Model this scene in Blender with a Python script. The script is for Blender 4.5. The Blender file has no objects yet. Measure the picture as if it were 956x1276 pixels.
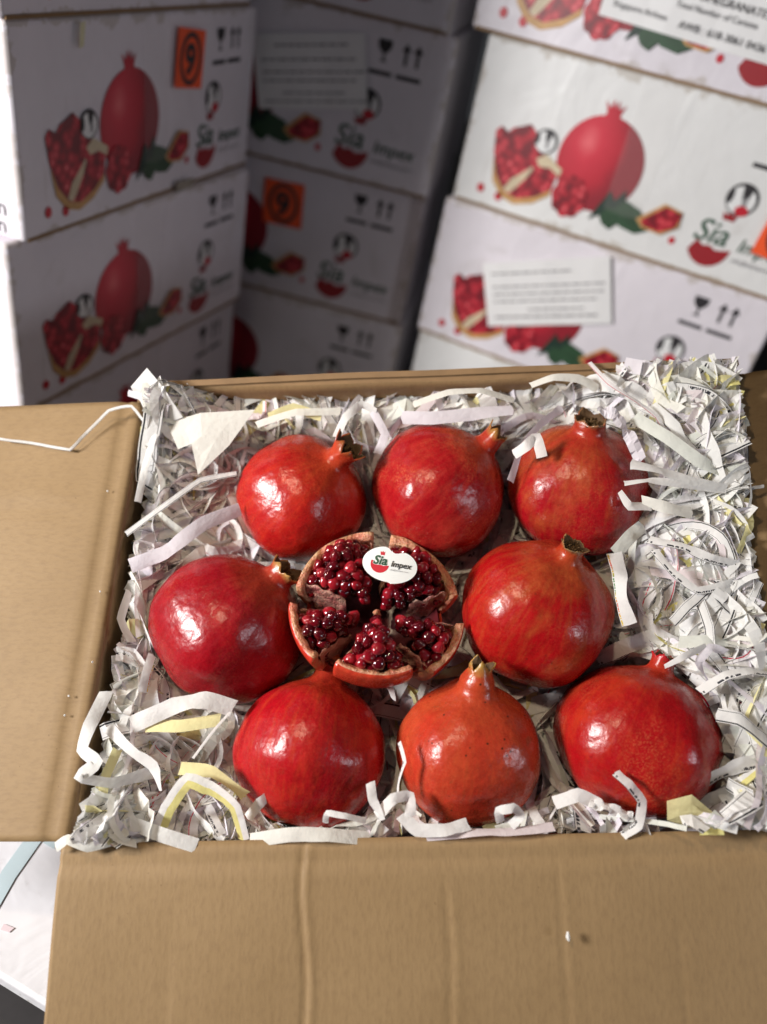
import bpy, bmesh, math, random
from mathutils import Vector, Matrix, noise

scene = bpy.context.scene
COL = scene.collection

# ------------------------------------------------------------------ camera
CAM_ROT = Matrix(((0.97467, -0.22366, 0.0), (0.13397, 0.58381, -0.80076), (0.1791, 0.78048, 0.59898)))
CAM_LOC = Vector((0, 0, 1.25))
cam_data = bpy.data.cameras.new('camera')
cam = bpy.data.objects.new('camera', cam_data)
COL.objects.link(cam)
cam.matrix_world = Matrix.Translation(CAM_LOC) @ CAM_ROT.to_4x4()
cam_data.sensor_fit = 'VERTICAL'
cam_data.sensor_height = 36.0
cam_data.lens = 36.0 * 1000.0 / 1276.0
cam_data.clip_start = 0.02
cam_data.clip_end = 50
cam_data.dof.use_dof = True
cam_data.dof.focus_distance = 0.535
cam_data.dof.aperture_fstop = 3.0
scene.camera = cam

# ------------------------------------------------------------------ light
world = bpy.data.worlds.new('World')
scene.world = world
world.use_nodes = True
bg = world.node_tree.nodes['Background']
bg.inputs[0].default_value = (0.90, 0.93, 1.0, 1)
bg.inputs[1].default_value = 0.026


def area_lamp(name, loc, target, sx, sy, watts, colour, spread=180):
    d = bpy.data.lights.new(name, 'AREA')
    d.shape = 'RECTANGLE'
    d.size, d.size_y, d.energy, d.color = sx, sy, watts, colour
    d.spread = math.radians(spread)          # beam angle, narrowed on two lamps to keep light off the middle stack
    o = bpy.data.objects.new(name, d)
    COL.objects.link(o)
    o.location = loc
    o.rotation_euler = (Vector(target) - Vector(loc)).to_track_quat('-Z', 'Y').to_euler()
    return o


area_lamp('window_lamp', (-1.22, -0.13, 1.31), (0.03, 0.45, 0.88), 0.30, 0.30, 24, (1.0, 0.98, 0.96))
area_lamp('ceiling_lamp', (-0.36, 0.16, 1.68), (0.03, 0.42, 0.88), 0.05, 0.05, 0.32, (1.0, 0.80, 0.55), 75)
area_lamp('right_lamp', (0.95, -0.10, 1.34), (0.05, 0.35, 0.80), 0.13, 0.13, 0.72, (0.87, 0.91, 1.0), 120)

vs = scene.view_settings
vs.view_transform = 'Standard'
vs.look = 'None'
vs.exposure = 0.56
vs.gamma = 1.0
vs.use_curve_mapping = False
scene.render.engine = 'CYCLES'

# ------------------------------------------------------------------ frames
# the open carton is propped up, tilted towards the viewer; BOX is the frame of its rim plane
BOX = Matrix(((0.96663, -0.23122, -0.11029, 0.02631), (0.13616, 0.8284, -0.54334, 0.39554),
              (0.21699, 0.51019, 0.83224, 0.87726), (0, 0, 0, 1)))
BOX_INV = BOX.inverted()


def at(px, py, z=0.0):
    """point of the plane z (carton frame) that lies on the sight line of photo pixel px, py"""
    d = CAM_ROT @ Vector(((px - 478) / 1000.0, -(py - 638) / 1000.0, -1.0))
    d = BOX_INV.to_3x3() @ d
    o = BOX_INV @ CAM_LOC
    t = (z - o.z) / d.z
    return o + d * t


def depth_at(px, py, z):
    p = BOX @ at(px, py, z)
    return -(CAM_ROT.transposed() @ (p - CAM_LOC)).z


def cam_dir(x, y, z):
    return (BOX_INV.to_3x3() @ (CAM_ROT @ Vector((x, y, z)))).normalized()


# ------------------------------------------------------------------ helpers
def tag(o, label=None, cat=None, group=None, kind=None):
    if label: o['label'] = label
    if cat: o['category'] = cat
    if group: o['group'] = group
    if kind: o['kind'] = kind
    return o


def empty(name, mat=None, parent=None):
    o = bpy.data.objects.new(name, None)
    o.empty_display_size = 0.02
    COL.objects.link(o)
    if parent: o.parent = parent
    if mat is not None: o.matrix_local = mat
    return o


def link_mesh(name, me, parent=None, mat=None):
    o = bpy.data.objects.new(name, me)
    COL.objects.link(o)
    if parent: o.parent = parent
    if mat is not None: o.matrix_local = mat
    return o


def mesh(name, verts, faces, mats, smooth=False, mat_idx=None, uvs=None):
    me = bpy.data.meshes.new(name)
    me.from_pydata([tuple(v) for v in verts], [], faces)
    for m in (mats if isinstance(mats, (list, tuple)) else [mats]):
        me.materials.append(m)
    if mat_idx: me.polygons.foreach_set('material_index', mat_idx)
    if smooth: me.polygons.foreach_set('use_smooth', [True] * len(me.polygons))
    if uvs is not None:
        lay = me.uv_layers.new(name='UVMap')
        flat = []
        for l in me.loops: flat += uvs[l.vertex_index]
        lay.data.foreach_set('uv', flat)
    me.update()
    return me


def bm_mesh(name, bm, mat, smooth=False):
    me = bpy.data.meshes.new(name)
    bm.to_mesh(me)
    bm.free()
    me.materials.append(mat)
    if smooth: me.polygons.foreach_set('use_smooth', [True] * len(me.polygons))
    return me


# ------------------------------------------------------------------ materials
class NT:
    def __init__(self, name):
        self.m = bpy.data.materials.new(name)
        self.m.use_nodes = True
        self.t = self.m.node_tree
        self.b = self.t.nodes['Principled BSDF']
        self.out = self.t.nodes['Material Output']

    def n(self, typ, **kw):
        nd = self.t.nodes.new(typ)
        for k, v in kw.items():
            if k.startswith('i_'):
                key = k[2:]
                key = int(key) if key.isdigit() else key.replace('_', ' ')
                nd.inputs[key].default_value = v
            else:
                setattr(nd, k, v)
        return nd

    def l(self, a, b):
        self.t.links.new(a, b)

    def coords(self, which='Object', scale=(1, 1, 1), loc=(0, 0, 0)):
        tc = self.n('ShaderNodeTexCoord')
        mp = self.n('ShaderNodeMapping')
        mp.inputs['Scale'].default_value = scale
        mp.inputs['Location'].default_value = loc
        self.l(tc.outputs[which], mp.inputs['Vector'])
        return mp.outputs[0]

    def noise(self, vec, scale, detail=3, rough=0.5, dist=0.0):
        nd = self.n('ShaderNodeTexNoise', i_Scale=scale, i_Detail=detail, i_Roughness=rough, i_Distortion=dist)
        self.l(vec, nd.inputs['Vector'])
        return nd.outputs['Fac']

    def ramp(self, fac, stops):
        r = self.n('ShaderNodeValToRGB')
        els = r.color_ramp.elements
        while len(els) < len(stops): els.new(0.5)
        for e, (p, c) in zip(els, stops):
            e.position = p
            e.color = c if len(c) == 4 else (*c, 1)
        self.l(fac, r.inputs[0])
        return r.outputs[0]

    def mix(self, fac, a, b):
        mx = self.n('ShaderNodeMix', data_type='RGBA')
        for s, v in ((0, fac), (6, a), (7, b)):
            if isinstance(v, (int, float)): mx.inputs[s].default_value = v
            elif isinstance(v, tuple): mx.inputs[s].default_value = (*v[:3], 1)
            else: self.l(v, mx.inputs[s])
        return mx.outputs[2]

    def math(self, op, a, b=0.0, c=None):
        m = self.n('ShaderNodeMath', operation=op)
        for i, v in enumerate((a, b) if c is None else (a, b, c)):
            if isinstance(v, (int, float)): m.inputs[i].default_value = v
            else: self.l(v, m.inputs[i])
        return m.outputs[0]

    def bump(self, h, strength, dist):
        bp = self.n('ShaderNodeBump', i_Strength=strength, i_Distance=dist)
        self.l(h, bp.inputs['Height'])
        self.l(bp.outputs[0], self.b.inputs['Normal'])

    def set(self, **kw):
        for k, v in kw.items():
            s = self.b.inputs[k.replace('_', ' ')]
            if isinstance(v, (int, float)): s.default_value = v
            elif isinstance(v, tuple): s.default_value = (*v[:3], 1) if len(s.default_value) == 4 else v
            else: self.l(v, s)
        return self

    def sep(self, vec):
        s = self.n('ShaderNodeSeparateXYZ')
        self.l(vec, s.inputs[0])
        return s.outputs


def flat_mat(name, colour, rough=0.5, var=0.08):
    t = NT(name)
    v = t.coords('Object', (1, 1, 1))
    nz = t.noise(v, 60, 4)
    c2 = tuple(max(0, c * (1 - 2 * var)) for c in colour)
    t.set(Base_Color=t.mix(nz, colour, c2), Roughness=rough)
    return t.m


def cardboard_mat(name, a=(0.305, 0.200, 0.098), b=(0.250, 0.159, 0.073)):
    t = NT(name)
    uv = t.coords('UV')
    big = t.noise(uv, 9, 4, 0.6)
    fib = t.noise(t.coords('UV', (1, 0.35, 1)), 420, 3, 0.6)
    x, y, _ = t.sep(uv)
    wob = t.noise(t.coords('UV', (1, 0.25, 1)), 40, 2)
    ph = t.math('ADD', t.math('MULTIPLY', x, 2 * math.pi / 0.0062), t.math('MULTIPLY', wob, 1.6))
    flute = t.math('MULTIPLY_ADD', t.math('SINE', ph), 0.5, 0.5)
    col = t.mix(t.ramp(big, [(0.3, (0, 0, 0)), (0.75, (1, 1, 1))]), a, b)
    bandn = t.noise(t.coords('UV', (1, 0.06, 1)), 55, 3, 0.6)
    col = t.mix(t.math('MULTIPLY', t.ramp(bandn, [(0.38, (0, 0, 0)), (0.7, (1, 1, 1))]), 0.13), col, (0.22, 0.135, 0.062))
    col = t.mix(t.math('MULTIPLY', flute, 0.035), col, (0.21, 0.125, 0.056))
    col = t.mix(t.math('MULTIPLY', t.ramp(fib, [(0.45, (0, 0, 0)), (0.75, (1, 1, 1))]), 0.34), col, (0.17, 0.10, 0.05))
    spk = t.noise(uv, 260, 1, 0.5)
    col = t.mix(t.ramp(spk, [(0.77, (0, 0, 0)), (0.80, (0.5, 0.5, 0.5))]), col, (0.16, 0.09, 0.04))
    t.set(Base_Color=col, Roughness=0.62, Specular_IOR_Level=0.32)
    h = t.math('ADD', t.math('MULTIPLY', flute, 0.08), t.math('ADD', t.math('MULTIPLY', fib, 0.5), t.math('MULTIPLY', big, 1.6)))
    t.bump(h, 0.5, 0.0006)
    return t.m


def paper_mat(name, colour, kind='plain', second=(0.8, 0.74, 0.30)):
    t = NT(name)
    uv = t.coords('UV')
    x, y, _ = t.sep(uv)
    ob = t.coords('Object')
    nz = t.noise(ob, 30, 3)
    col = t.mix(t.math('MULTIPLY', nz, 0.5), colour, tuple(c * 0.82 for c in colour))
    if kind in ('line', 'redline'):
        a = t.math('MULTIPLY', t.math('GREATER_THAN', y, 0.84), t.math('LESS_THAN', y, 0.94))
        ink = (0.03, 0.03, 0.035) if kind == 'line' else (0.55, 0.02, 0.06)
        col = t.mix(a, col, ink)
        if kind == 'line':
            b = t.math('MULTIPLY', t.math('GREATER_THAN', y, 0.10), t.math('LESS_THAN', y, 0.14))
            col = t.mix(b, col, (0.12, 0.12, 0.13))
    if kind == 'text':
        band = t.math('MULTIPLY', t.math('GREATER_THAN', y, 0.66), t.math('LESS_THAN', y, 0.86))
        let = t.noise(t.coords('UV', (1, 0.0025, 1)), 900, 1)
        word = t.noise(t.coords('UV', (1, 0.0, 1)), 75, 0)
        m = t.math('MULTIPLY', t.math('MULTIPLY', t.math('GREATER_THAN', let, 0.47), t.math('GREATER_THAN', word, 0.46)), band)
        col = t.mix(m, col, (0.04, 0.04, 0.05))
        edge = t.math('GREATER_THAN', y, 0.955)
        col = t.mix(edge, col, (0.07, 0.07, 0.08))
    if kind == 'colourtext':
        band = t.math('MULTIPLY', t.math('GREATER_THAN', y, 0.86), t.math('LESS_THAN', y, 0.96))
        let = t.noise(t.coords('UV', (1, 0.0025, 1)), 900, 1)
        hue = t.ramp(t.noise(t.coords('UV', (1, 0, 1)), 60, 0), [(0.35, (0.6, 0.03, 0.05)), (0.5, (0.7, 0.5, 0.05)), (0.65, (0.1, 0.25, 0.1))])
        col = t.mix(t.math('MULTIPLY', band, t.math('GREATER_THAN', let, 0.45)), col, hue)
    if kind == 'halfyellow':
        col = t.mix(t.math('GREATER_THAN', t.math('ADD', y, t.math('MULTIPLY', nz, 0.15)), 0.55), col, second)
    t.set(Base_Color=col, Roughness=0.75, Specular_IOR_Level=0.15)
    t.bump(t.noise(ob, 150, 4, 0.6), 0.6, 0.0014)
    tr = t.n('ShaderNodeBsdfTranslucent')
    t.l(col, tr.inputs['Color'])
    ms = t.n('ShaderNodeMixShader', i_0=0.32)
    t.l(t.b.outputs[0], ms.inputs[1])
    t.l(tr.outputs[0], ms.inputs[2])
    t.l(ms.outputs[0], t.out.inputs['Surface'])
    return t.m


def skin_mat(name, base, second, patch, seed, patch_amt=0.5, streak=0.5, russet=0.3, top=(0.40, 0.075, 0.02), rough=0.115, scars=0.5, tip=None, tz=(1, 1.3)):
    t = NT(name)
    off = (seed * 3.7, seed * 1.9, seed * 2.3)
    v = t.coords('Object', (1, 1, 1), off)
    raw = t.coords('Object')
    big = t.noise(v, 1.1, 4, 0.55, 0.3)
    col = t.mix(t.ramp(big, [(0.36, (0, 0, 0)), (0.66, (1, 1, 1))]), base, second)
    pn = t.noise(t.coords('Object', (1, 1, 0.6), (seed * 5.1, 2, seed)), 1.3, 5, 0.6)
    col = t.mix(t.math('MULTIPLY', t.ramp(pn, [(0.50, (0, 0, 0)), (0.74, (1, 1, 1))]), patch_amt), col, patch)
    # meridian streaks
    x, y, z = t.sep(raw)
    ang = t.math('ARCTAN2', y, x)
    cmb = t.n('ShaderNodeCombineXYZ')
    t.l(t.math('MULTIPLY', t.math('COSINE', ang), 1.0), cmb.inputs[0])
    t.l(t.math('MULTIPLY', t.math('SINE', ang), 1.0), cmb.inputs[1])
    t.l(t.math('MULTIPLY', z, 0.22), cmb.inputs[2])
    st = t.noise(cmb.outputs[0], 9 + seed * 0.3, 5, 0.65)
    col = t.mix(t.math('MULTIPLY', t.ramp(st, [(0.48, (0, 0, 0)), (0.72, (1, 1, 1))]), streak), col, patch)
    st2 = t.noise(cmb.outputs[0], 15 + seed, 4, 0.6)
    col = t.mix(t.math('MULTIPLY', t.ramp(st2, [(0.5, (0, 0, 0)), (0.75, (1, 1, 1))]), streak * 0.6), col, tuple(c * 0.45 for c in base))
    # yellow-green shoulder round the calyx
    sh = t.math('ADD', z, t.math('MULTIPLY', st, 0.35))
    col = t.mix(t.math('MULTIPLY', t.ramp(sh, [(0.84, (0, 0, 0)), (1.08, (1, 1, 1))]), t.math('MULTIPLY', pn, 0.65)), col, top)
    # fine pores, russet specks, scars
    pore = t.noise(v, 42, 4, 0.7)
    msk = t.ramp(t.noise(v, 1.7, 2), [(0.45, (0, 0, 0)), (0.65, (1, 1, 1))])
    col = t.mix(t.math('MULTIPLY', t.math('MULTIPLY', t.ramp(pore, [(0.50, (0, 0, 0)), (0.62, (1, 1, 1))]), msk), russet), col, (0.58, 0.15, 0.06))
    vor = t.n('ShaderNodeTexVoronoi', feature='F1', i_Scale=9.0)
    t.l(t.coords('Object', (1, 1, 1), (seed, seed * 2, 3)), vor.inputs['Vector'])
    rare = t.math('GREATER_THAN', t.noise(v, 2.3, 1), 0.56)
    dot = t.math('MULTIPLY', t.math('LESS_THAN', t.math('ADD', vor.outputs['Distance'], t.math('MULTIPLY', pore, 0.20)), 0.24), rare)
    col = t.mix(t.math('MULTIPLY', dot, scars), col, (0.06, 0.018, 0.008))
    # leathery mottling
    mot = t.noise(v, 11, 5, 0.7)
    col = t.mix(t.math('MULTIPLY', t.ramp(mot, [(0.42, (0, 0, 0)), (0.62, (1, 1, 1))]), 0.30), col, tuple(c * 0.5 for c in base))
    fine = t.noise(v, 75, 3, 0.7)
    col = t.mix(t.math('MULTIPLY', t.ramp(fine, [(0.5, (0, 0, 0)), (0.68, (1, 1, 1))]), 0.13), col, (0.60, 0.10, 0.06))
    big2 = t.noise(v, 3.4, 5, 0.7)
    col = t.mix(t.math('MULTIPLY', t.ramp(big2, [(0.62, (0, 0, 0)), (0.68, (1, 1, 1))]), scars * 0.5), col, (0.16, 0.055, 0.02))
    if tip:
        ff = t.math('ADD', t.math('DIVIDE', t.math('SUBTRACT', z, tz[0]), tz[1] - tz[0]), t.math('MULTIPLY_ADD', t.noise(v, 6, 3), 0.8, -0.4))
        col = t.mix(t.ramp(ff, [(0.30, (0, 0, 0)), (0.95, (1, 1, 1))]), col, tip)
    r = t.math('ADD', t.math('MULTIPLY', t.noise(v, 30, 5, 0.8), 0.26), rough + 0.02)
    t.set(Base_Color=col, Roughness=r, Specular_IOR_Level=0.42, Coat_Weight=0.0)
    t.b.inputs['Subsurface Weight'].default_value = 0.04
    t.b.inputs['Subsurface Radius'].default_value = (0.03, 0.006, 0.004)
    t.b.inputs['Subsurface Scale'].default_value = 0.3
    h = t.math('ADD', t.math('MULTIPLY', t.noise(v, 40, 3, 0.6), 0.045), t.math('MULTIPLY', t.noise(v, 5, 2), 0.35))
    t.bump(h, 0.16, 0.0011 / 0.05)
    return t.m


def calyx_mat(name, low, tip, seed, z0=1.0, z1=1.35):
    t = NT(name)
    v = t.coords('Object', (1, 1, 1), (seed, 0, 0))
    raw = t.coords('Object')
    x, y, z = t.sep(raw)
    f = t.math('ADD', t.math('DIVIDE', t.math('SUBTRACT', z, z0), z1 - z0), t.math('MULTIPLY_ADD', t.noise(v, 5, 3), 0.7, -0.35))
    col = t.mix(t.ramp(f, [(0.25, (0, 0, 0)), (0.85, (1, 1, 1))]), low, tip)
    col = t.mix(t.math('MULTIPLY', t.noise(v, 22, 3), 0.35), col, tuple(c * 0.4 for c in tip))
    t.set(Base_Color=col, Roughness=0.45)
    t.bump(t.noise(v, 12, 3), 0.15, 0.02)
    return t.m


M = {}
M['card'] = cardboard_mat('kraft_board')
M['card_edge'] = flat_mat('kraft_board_edge', (0.30, 0.18, 0.085), 0.8, 0.2)
PAPER = [paper_mat('paper_white', (0.88, 0.875, 0.86)),
         paper_mat('paper_warm', (0.86, 0.85, 0.79)),
         paper_mat('paper_lilac', (0.83, 0.79, 0.85)),
         paper_mat('paper_yellow', (0.84, 0.78, 0.42)),
         paper_mat('paper_ruled', (0.88, 0.87, 0.855), 'line'),
         paper_mat('paper_printed', (0.88, 0.87, 0.855), 'text'),
         paper_mat('paper_two_tone', (0.88, 0.87, 0.855), 'halfyellow'),
         paper_mat('paper_red_edge', (0.80, 0.77, 0.77), 'redline'),
         paper_mat('paper_colour_print', (0.82, 0.81, 0.80), 'colourtext'),
         paper_mat('paper_greenish', (0.80, 0.82, 0.76)),
         paper_mat('paper_pink', (0.84, 0.75, 0.77))]


def coated_board(name, colour, dirt=0.35):
    t = NT(name)
    v = t.coords('Object')
    big = t.noise(v, 6, 5, 0.65)
    col = t.mix(t.math('MULTIPLY', t.ramp(big, [(0.4, (0, 0, 0)), (0.8, (1, 1, 1))]), dirt), colour, tuple(c * 0.72 for c in colour))
    scf = t.noise(t.coords('Object', (1, 1, 0.12)), 45, 4, 0.7)
    col = t.mix(t.math('MULTIPLY', t.ramp(scf, [(0.62, (0, 0, 0)), (0.75, (1, 1, 1))]), 0.3), col, (0.42, 0.38, 0.36))
    # rubbed edges, stains
    x, y, z = t.sep(v)
    ed = t.math('MINIMUM', t.math('MINIMUM', x, t.math('SUBTRACT', 0.45, x)), t.math('MINIMUM', z, t.math('SUBTRACT', 0.1945, z)))
    oi = t.n('ShaderNodeObjectInfo')
    cmb = t.n('ShaderNodeCombineXYZ')
    for k in range(3): t.l(t.math('MULTIPLY', oi.outputs['Random'], 9.0), cmb.inputs[k])
    va = t.n('ShaderNodeVectorMath', operation='ADD')
    t.l(v, va.inputs[0])
    t.l(cmb.outputs[0], va.inputs[1])
    vv = va.outputs[0]
    rub = t.math('MULTIPLY', t.math('SUBTRACT', t.noise(vv, 38, 5, 0.7), 0.44), 0.055)
    col = t.mix(t.math('MULTIPLY', t.math('MULTIPLY', t.math('GREATER_THAN', rub, ed), t.math('LESS_THAN', y, 0.006)), 0.5), col, (0.40, 0.34, 0.27))
    stn = t.noise(vv, 13, 4, 0.6, 0.8)
    col = t.mix(t.math('MULTIPLY', t.ramp(stn, [(0.60, (0, 0, 0)), (0.68, (1, 1, 1))]), 0.22), col, (0.45, 0.41, 0.38))
    t.set(Base_Color=col, Roughness=0.42, Specular_IOR_Level=0.4)
    wr = t.noise(t.coords('Object', (1, 1, 0.5)), 14, 3, 0.6, 1.5)
    t.bump(t.math('ADD', t.math('ADD', t.noise(vv, 9, 3), t.math('MULTIPLY', wr, 0.6)), t.math('MULTIPLY', t.noise(vv, 60, 2), 0.1)), 0.5, 0.006)
    return t.m


M['board'] = coated_board('white_coated_board', (0.75, 0.705, 0.755), 0.5)
M['board_neutral'] = coated_board('white_coated_board_neutral', (0.76, 0.755, 0.75))
M['board_support'] = coated_board('white_coated_board_clean', (0.80, 0.79, 0.82), 0.15)
M['ink_black'] = flat_mat('black_ink', (0.025, 0.022, 0.026), 0.5)
M['ink_grey'] = flat_mat('grey_ink', (0.30, 0.29, 0.30), 0.5)
M['ink_red'] = flat_mat('red_ink', (0.33, 0.014, 0.022), 0.45)
M['ink_bright_red'] = flat_mat('bright_red_ink', (0.55, 0.012, 0.03), 0.45)
M['ink_green'] = flat_mat('green_ink', (0.012, 0.075, 0.035), 0.5)
M['ink_cyan'] = flat_mat('cyan_ink', (0.60, 0.72, 0.76), 0.5)
M['ink_pink'] = flat_mat('pink_ink', (0.82, 0.68, 0.72), 0.5)
M['leaf_print'] = flat_mat('leaf_print', (0.035, 0.10, 0.045), 0.45, 0.35)
M['leaf_print_dark'] = flat_mat('leaf_print_dark', (0.015, 0.045, 0.03), 0.45, 0.3)
M['rind_print'] = flat_mat('rind_print', (0.72, 0.40, 0.14), 0.45, 0.3)
M['membrane_print'] = flat_mat('membrane_print', (0.75, 0.62, 0.42), 0.45, 0.25)
M['orange_sticker'] = flat_mat('orange_sticker', (0.95, 0.105, 0.022), 0.5)
M['label_paper'] = flat_mat('label_paper', (0.78, 0.77, 0.77), 0.5, 0.03)
M['white_ink'] = flat_mat('white_ink', (0.78, 0.78, 0.78), 0.5, 0.03)


def fruit_print():
    t = NT('fruit_print')
    x, y, z = t.sep(t.coords('Object'))
    v = t.coords('Object')
    # printed picture of a fruit: highlight at left and shaded right side painted in, all of it ink
    dx = t.math('DIVIDE', t.math('SUBTRACT', x, 0.155), 0.05)
    dz = t.math('DIVIDE', t.math('SUBTRACT', z, 0.112), 0.075)
    d = t.math('SQRT', t.math('ADD', t.math('MULTIPLY', dx, dx), t.math('MULTIPLY', dz, dz)))
    d = t.math('ADD', d, t.math('MULTIPLY_ADD', t.noise(v, 40, 3), 0.3, -0.15))
    col = t.ramp(d, [(0.0, (0.75, 0.12, 0.14)), (0.28, (0.60, 0.024, 0.05)), (0.7, (0.46, 0.012, 0.03)), (1.0, (0.26, 0.010, 0.022))])
    t.set(Base_Color=col, Roughness=0.42)
    return t.m


def aril_print():
    t = NT('aril_print')
    vor = t.n('ShaderNodeTexVoronoi', feature='F1', i_Scale=105.0)
    t.l(t.coords('Object', (1, 0, 1)), vor.inputs['Vector'])
    col = t.ramp(vor.outputs['Distance'], [(0.0, (0.85, 0.33, 0.33)), (0.18, (0.60, 0.05, 0.07)), (0.5, (0.38, 0.008, 0.022)), (0.75, (0.16, 0.003, 0.012))])
    t.set(Base_Color=col, Roughness=0.42)
    return t.m


M['fruit_print'] = fruit_print()
M['aril_print'] = aril_print()


def tape_mat():
    t = NT('clear_tape')
    tr = t.n('ShaderNodeBsdfTransparent')
    ms = t.n('ShaderNodeMixShader', i_0=0.07)
    t.set(Base_Color=(0.75, 0.72, 0.70), Roughness=0.18)
    t.bump(t.noise(t.coords('Object'), 45, 3), 0.5, 0.003)
    t.l(tr.outputs[0], ms.inputs[1])
    t.l(t.b.outputs[0], ms.inputs[2])
    t.l(ms.outputs[0], t.out.inputs['Surface'])
    return t.m


M['tape'] = tape_mat()
M['brown_tape'] = flat_mat('brown_tape', (0.42, 0.37, 0.30), 0.4, 0.3)
M['masking'] = flat_mat('masking_tape', (0.70, 0.66, 0.42), 0.5, 0.1)
M['floor'] = flat_mat('dark_floor', (0.040, 0.034, 0.034), 0.7, 0.3)


def aril_mat():
    t = NT('aril_flesh')
    oi = t.n('ShaderNodeObjectInfo')
    col = t.ramp(oi.outputs['Random'], [(0.0, (0.08, 0.0012, 0.005)), (0.45, (0.17, 0.0024, 0.008)), (0.8, (0.28, 0.005, 0.012)), (0.985, (0.42, 0.016, 0.028)), (1.0, (0.5, 0.14, 0.16))])
    t.set(Base_Color=col, Roughness=0.06, Specular_IOR_Level=0.7, Coat_Weight=0.8, Coat_Roughness=0.03)
    t.b.inputs['Transmission Weight'].default_value = 0.30
    t.b.inputs['IOR'].default_value = 1.38
    return t.m


M['aril'] = aril_mat()


def pith_mat(name, a, b):
    t = NT(name)
    v = t.coords('Object')
    nz = t.noise(v, 5, 5, 0.65)
    col = t.mix(t.ramp(nz, [(0.35, (0, 0, 0)), (0.65, (1, 1, 1))]), a, b)
    st = t.noise(v, 22, 3, 0.6)
    col = t.mix(t.math('MULTIPLY', t.ramp(st, [(0.5, (0, 0, 0)), (0.7, (1, 1, 1))]), 0.4), col, (0.45, 0.05, 0.06))
    t.set(Base_Color=col, Roughness=0.38)
    t.b.inputs['Subsurface Weight'].default_value = 0.15
    t.b.inputs['Subsurface Radius'].default_value = (0.06, 0.02, 0.01)
    t.b.inputs['Subsurface Scale'].default_value = 0.5
    t.bump(nz, 0.5, 0.03)
    return t.m


M['pith'] = pith_mat('cut_pith', (0.58, 0.17, 0.10), (0.60, 0.36, 0.20))
M['membrane'] = pith_mat('membrane', (0.60, 0.36, 0.25), (0.40, 0.09, 0.09))
M['stamen'] = flat_mat('dried_stamen', (0.16, 0.085, 0.025), 0.8, 0.3)
M['calyx_inside'] = flat_mat('calyx_inside', (0.11, 0.055, 0.018), 0.8, 0.3)

# ------------------------------------------------------------------ ground
FLOOR_Z = 0.525
fl = link_mesh('floor', mesh('floor', [(-3, -2, FLOOR_Z), (3, -2, FLOOR_Z), (3, 4, FLOOR_Z), (-3, 4, FLOOR_Z)], [(0, 1, 2, 3)], M['floor']))
tag(fl, kind='structure')

# ------------------------------------------------------------------ printed cartons of the stacks
CW, CD, CH = 0.45, 0.33, 0.1945


def box_bm(w, d, h, bev=0.004):
    bm = bmesh.new()
    bmesh.ops.create_cube(bm, size=1.0)
    for v in bm.verts:
        v.co = Vector(((v.co.x + .5) * w, (v.co.y + .5) * d, (v.co.z + .5) * h))
    bmesh.ops.bevel(bm, geom=bm.edges[:], offset=bev, segments=3, affect='EDGES', profile=0.5)
    return bm


def poly_print(name, pts, mat, off):
    """flat print on the front face: pts are (u, v) metres from the top left corner"""
    vs_ = [(u, -off, CH - v) for u, v in pts]
    return mesh(name, vs_, [tuple(range(len(vs_)))], mat)


def multi_print(name, polys, off):
    vs_, fs, mats, mi = [], [], [], []
    for k, (pts, m) in enumerate(polys):
        if m not in mats: mats.append(m)
        s = len(vs_)
        vs_ += [(u, -off - 0.00012 * k, CH - v) for u, v in pts]
        fs.append(tuple(range(s, s + len(pts))))
        mi.append(mats.index(m))
    return mesh(name, vs_, fs, mats, mat_idx=mi)


def ell(cx, cy, rx, ry, n=24, a0=0.0, a1=2 * math.pi, rot=0.0):
    full = abs(a1 - a0 - 2 * math.pi) < 1e-6
    out = []
    for i in range(n if full else n + 1):
        a = a0 + (a1 - a0) * i / n
        x, y = rx * math.cos(a), ry * math.sin(a)
        out.append((cx + x * math.cos(rot) - y * math.sin(rot), cy + x * math.sin(rot) + y * math.cos(rot)))
    return out


def lumpy(cx, cy, rx, ry, n, amp, seed):
    r = random.Random(seed)
    o = []
    for i in range(n * 3):
        a = 2 * math.pi * i / (n * 3)
        k = 1 + amp * abs(math.sin(i * math.pi / 3 * 1.0)) + r.uniform(-.02, .02)
        o.append((cx + rx * k * math.cos(a), cy + ry * k * math.sin(a)))
    return o


def text_mesh(name, s, size, mat, shear=0.0, bold=0.0, align='LEFT'):
    cu = bpy.data.curves.new(name, 'FONT')
    cu.body = s
    cu.size = size
    cu.shear = shear
    cu.offset = bold
    cu.align_x = align
    cu.resolution_u = 3
    ob = bpy.data.objects.new(name, cu)
    COL.objects.link(ob)
    bpy.context.view_layer.update()
    me = bpy.data.meshes.new_from_object(ob.evaluated_get(bpy.context.evaluated_depsgraph_get()))
    bpy.data.objects.remove(ob)
    bpy.data.curves.remove(cu)
    me.name = name
    me.materials.clear()
    me.materials.append(mat)
    return me


STAND = Matrix.Rotation(math.pi / 2, 4, 'X')       # text plane -> front face


def front_mat(u, v, off, rot=0.0):
    return Matrix.Translation((u, -off, CH - v)) @ Matrix.Rotation(-rot, 4, 'Y') @ STAND


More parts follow.
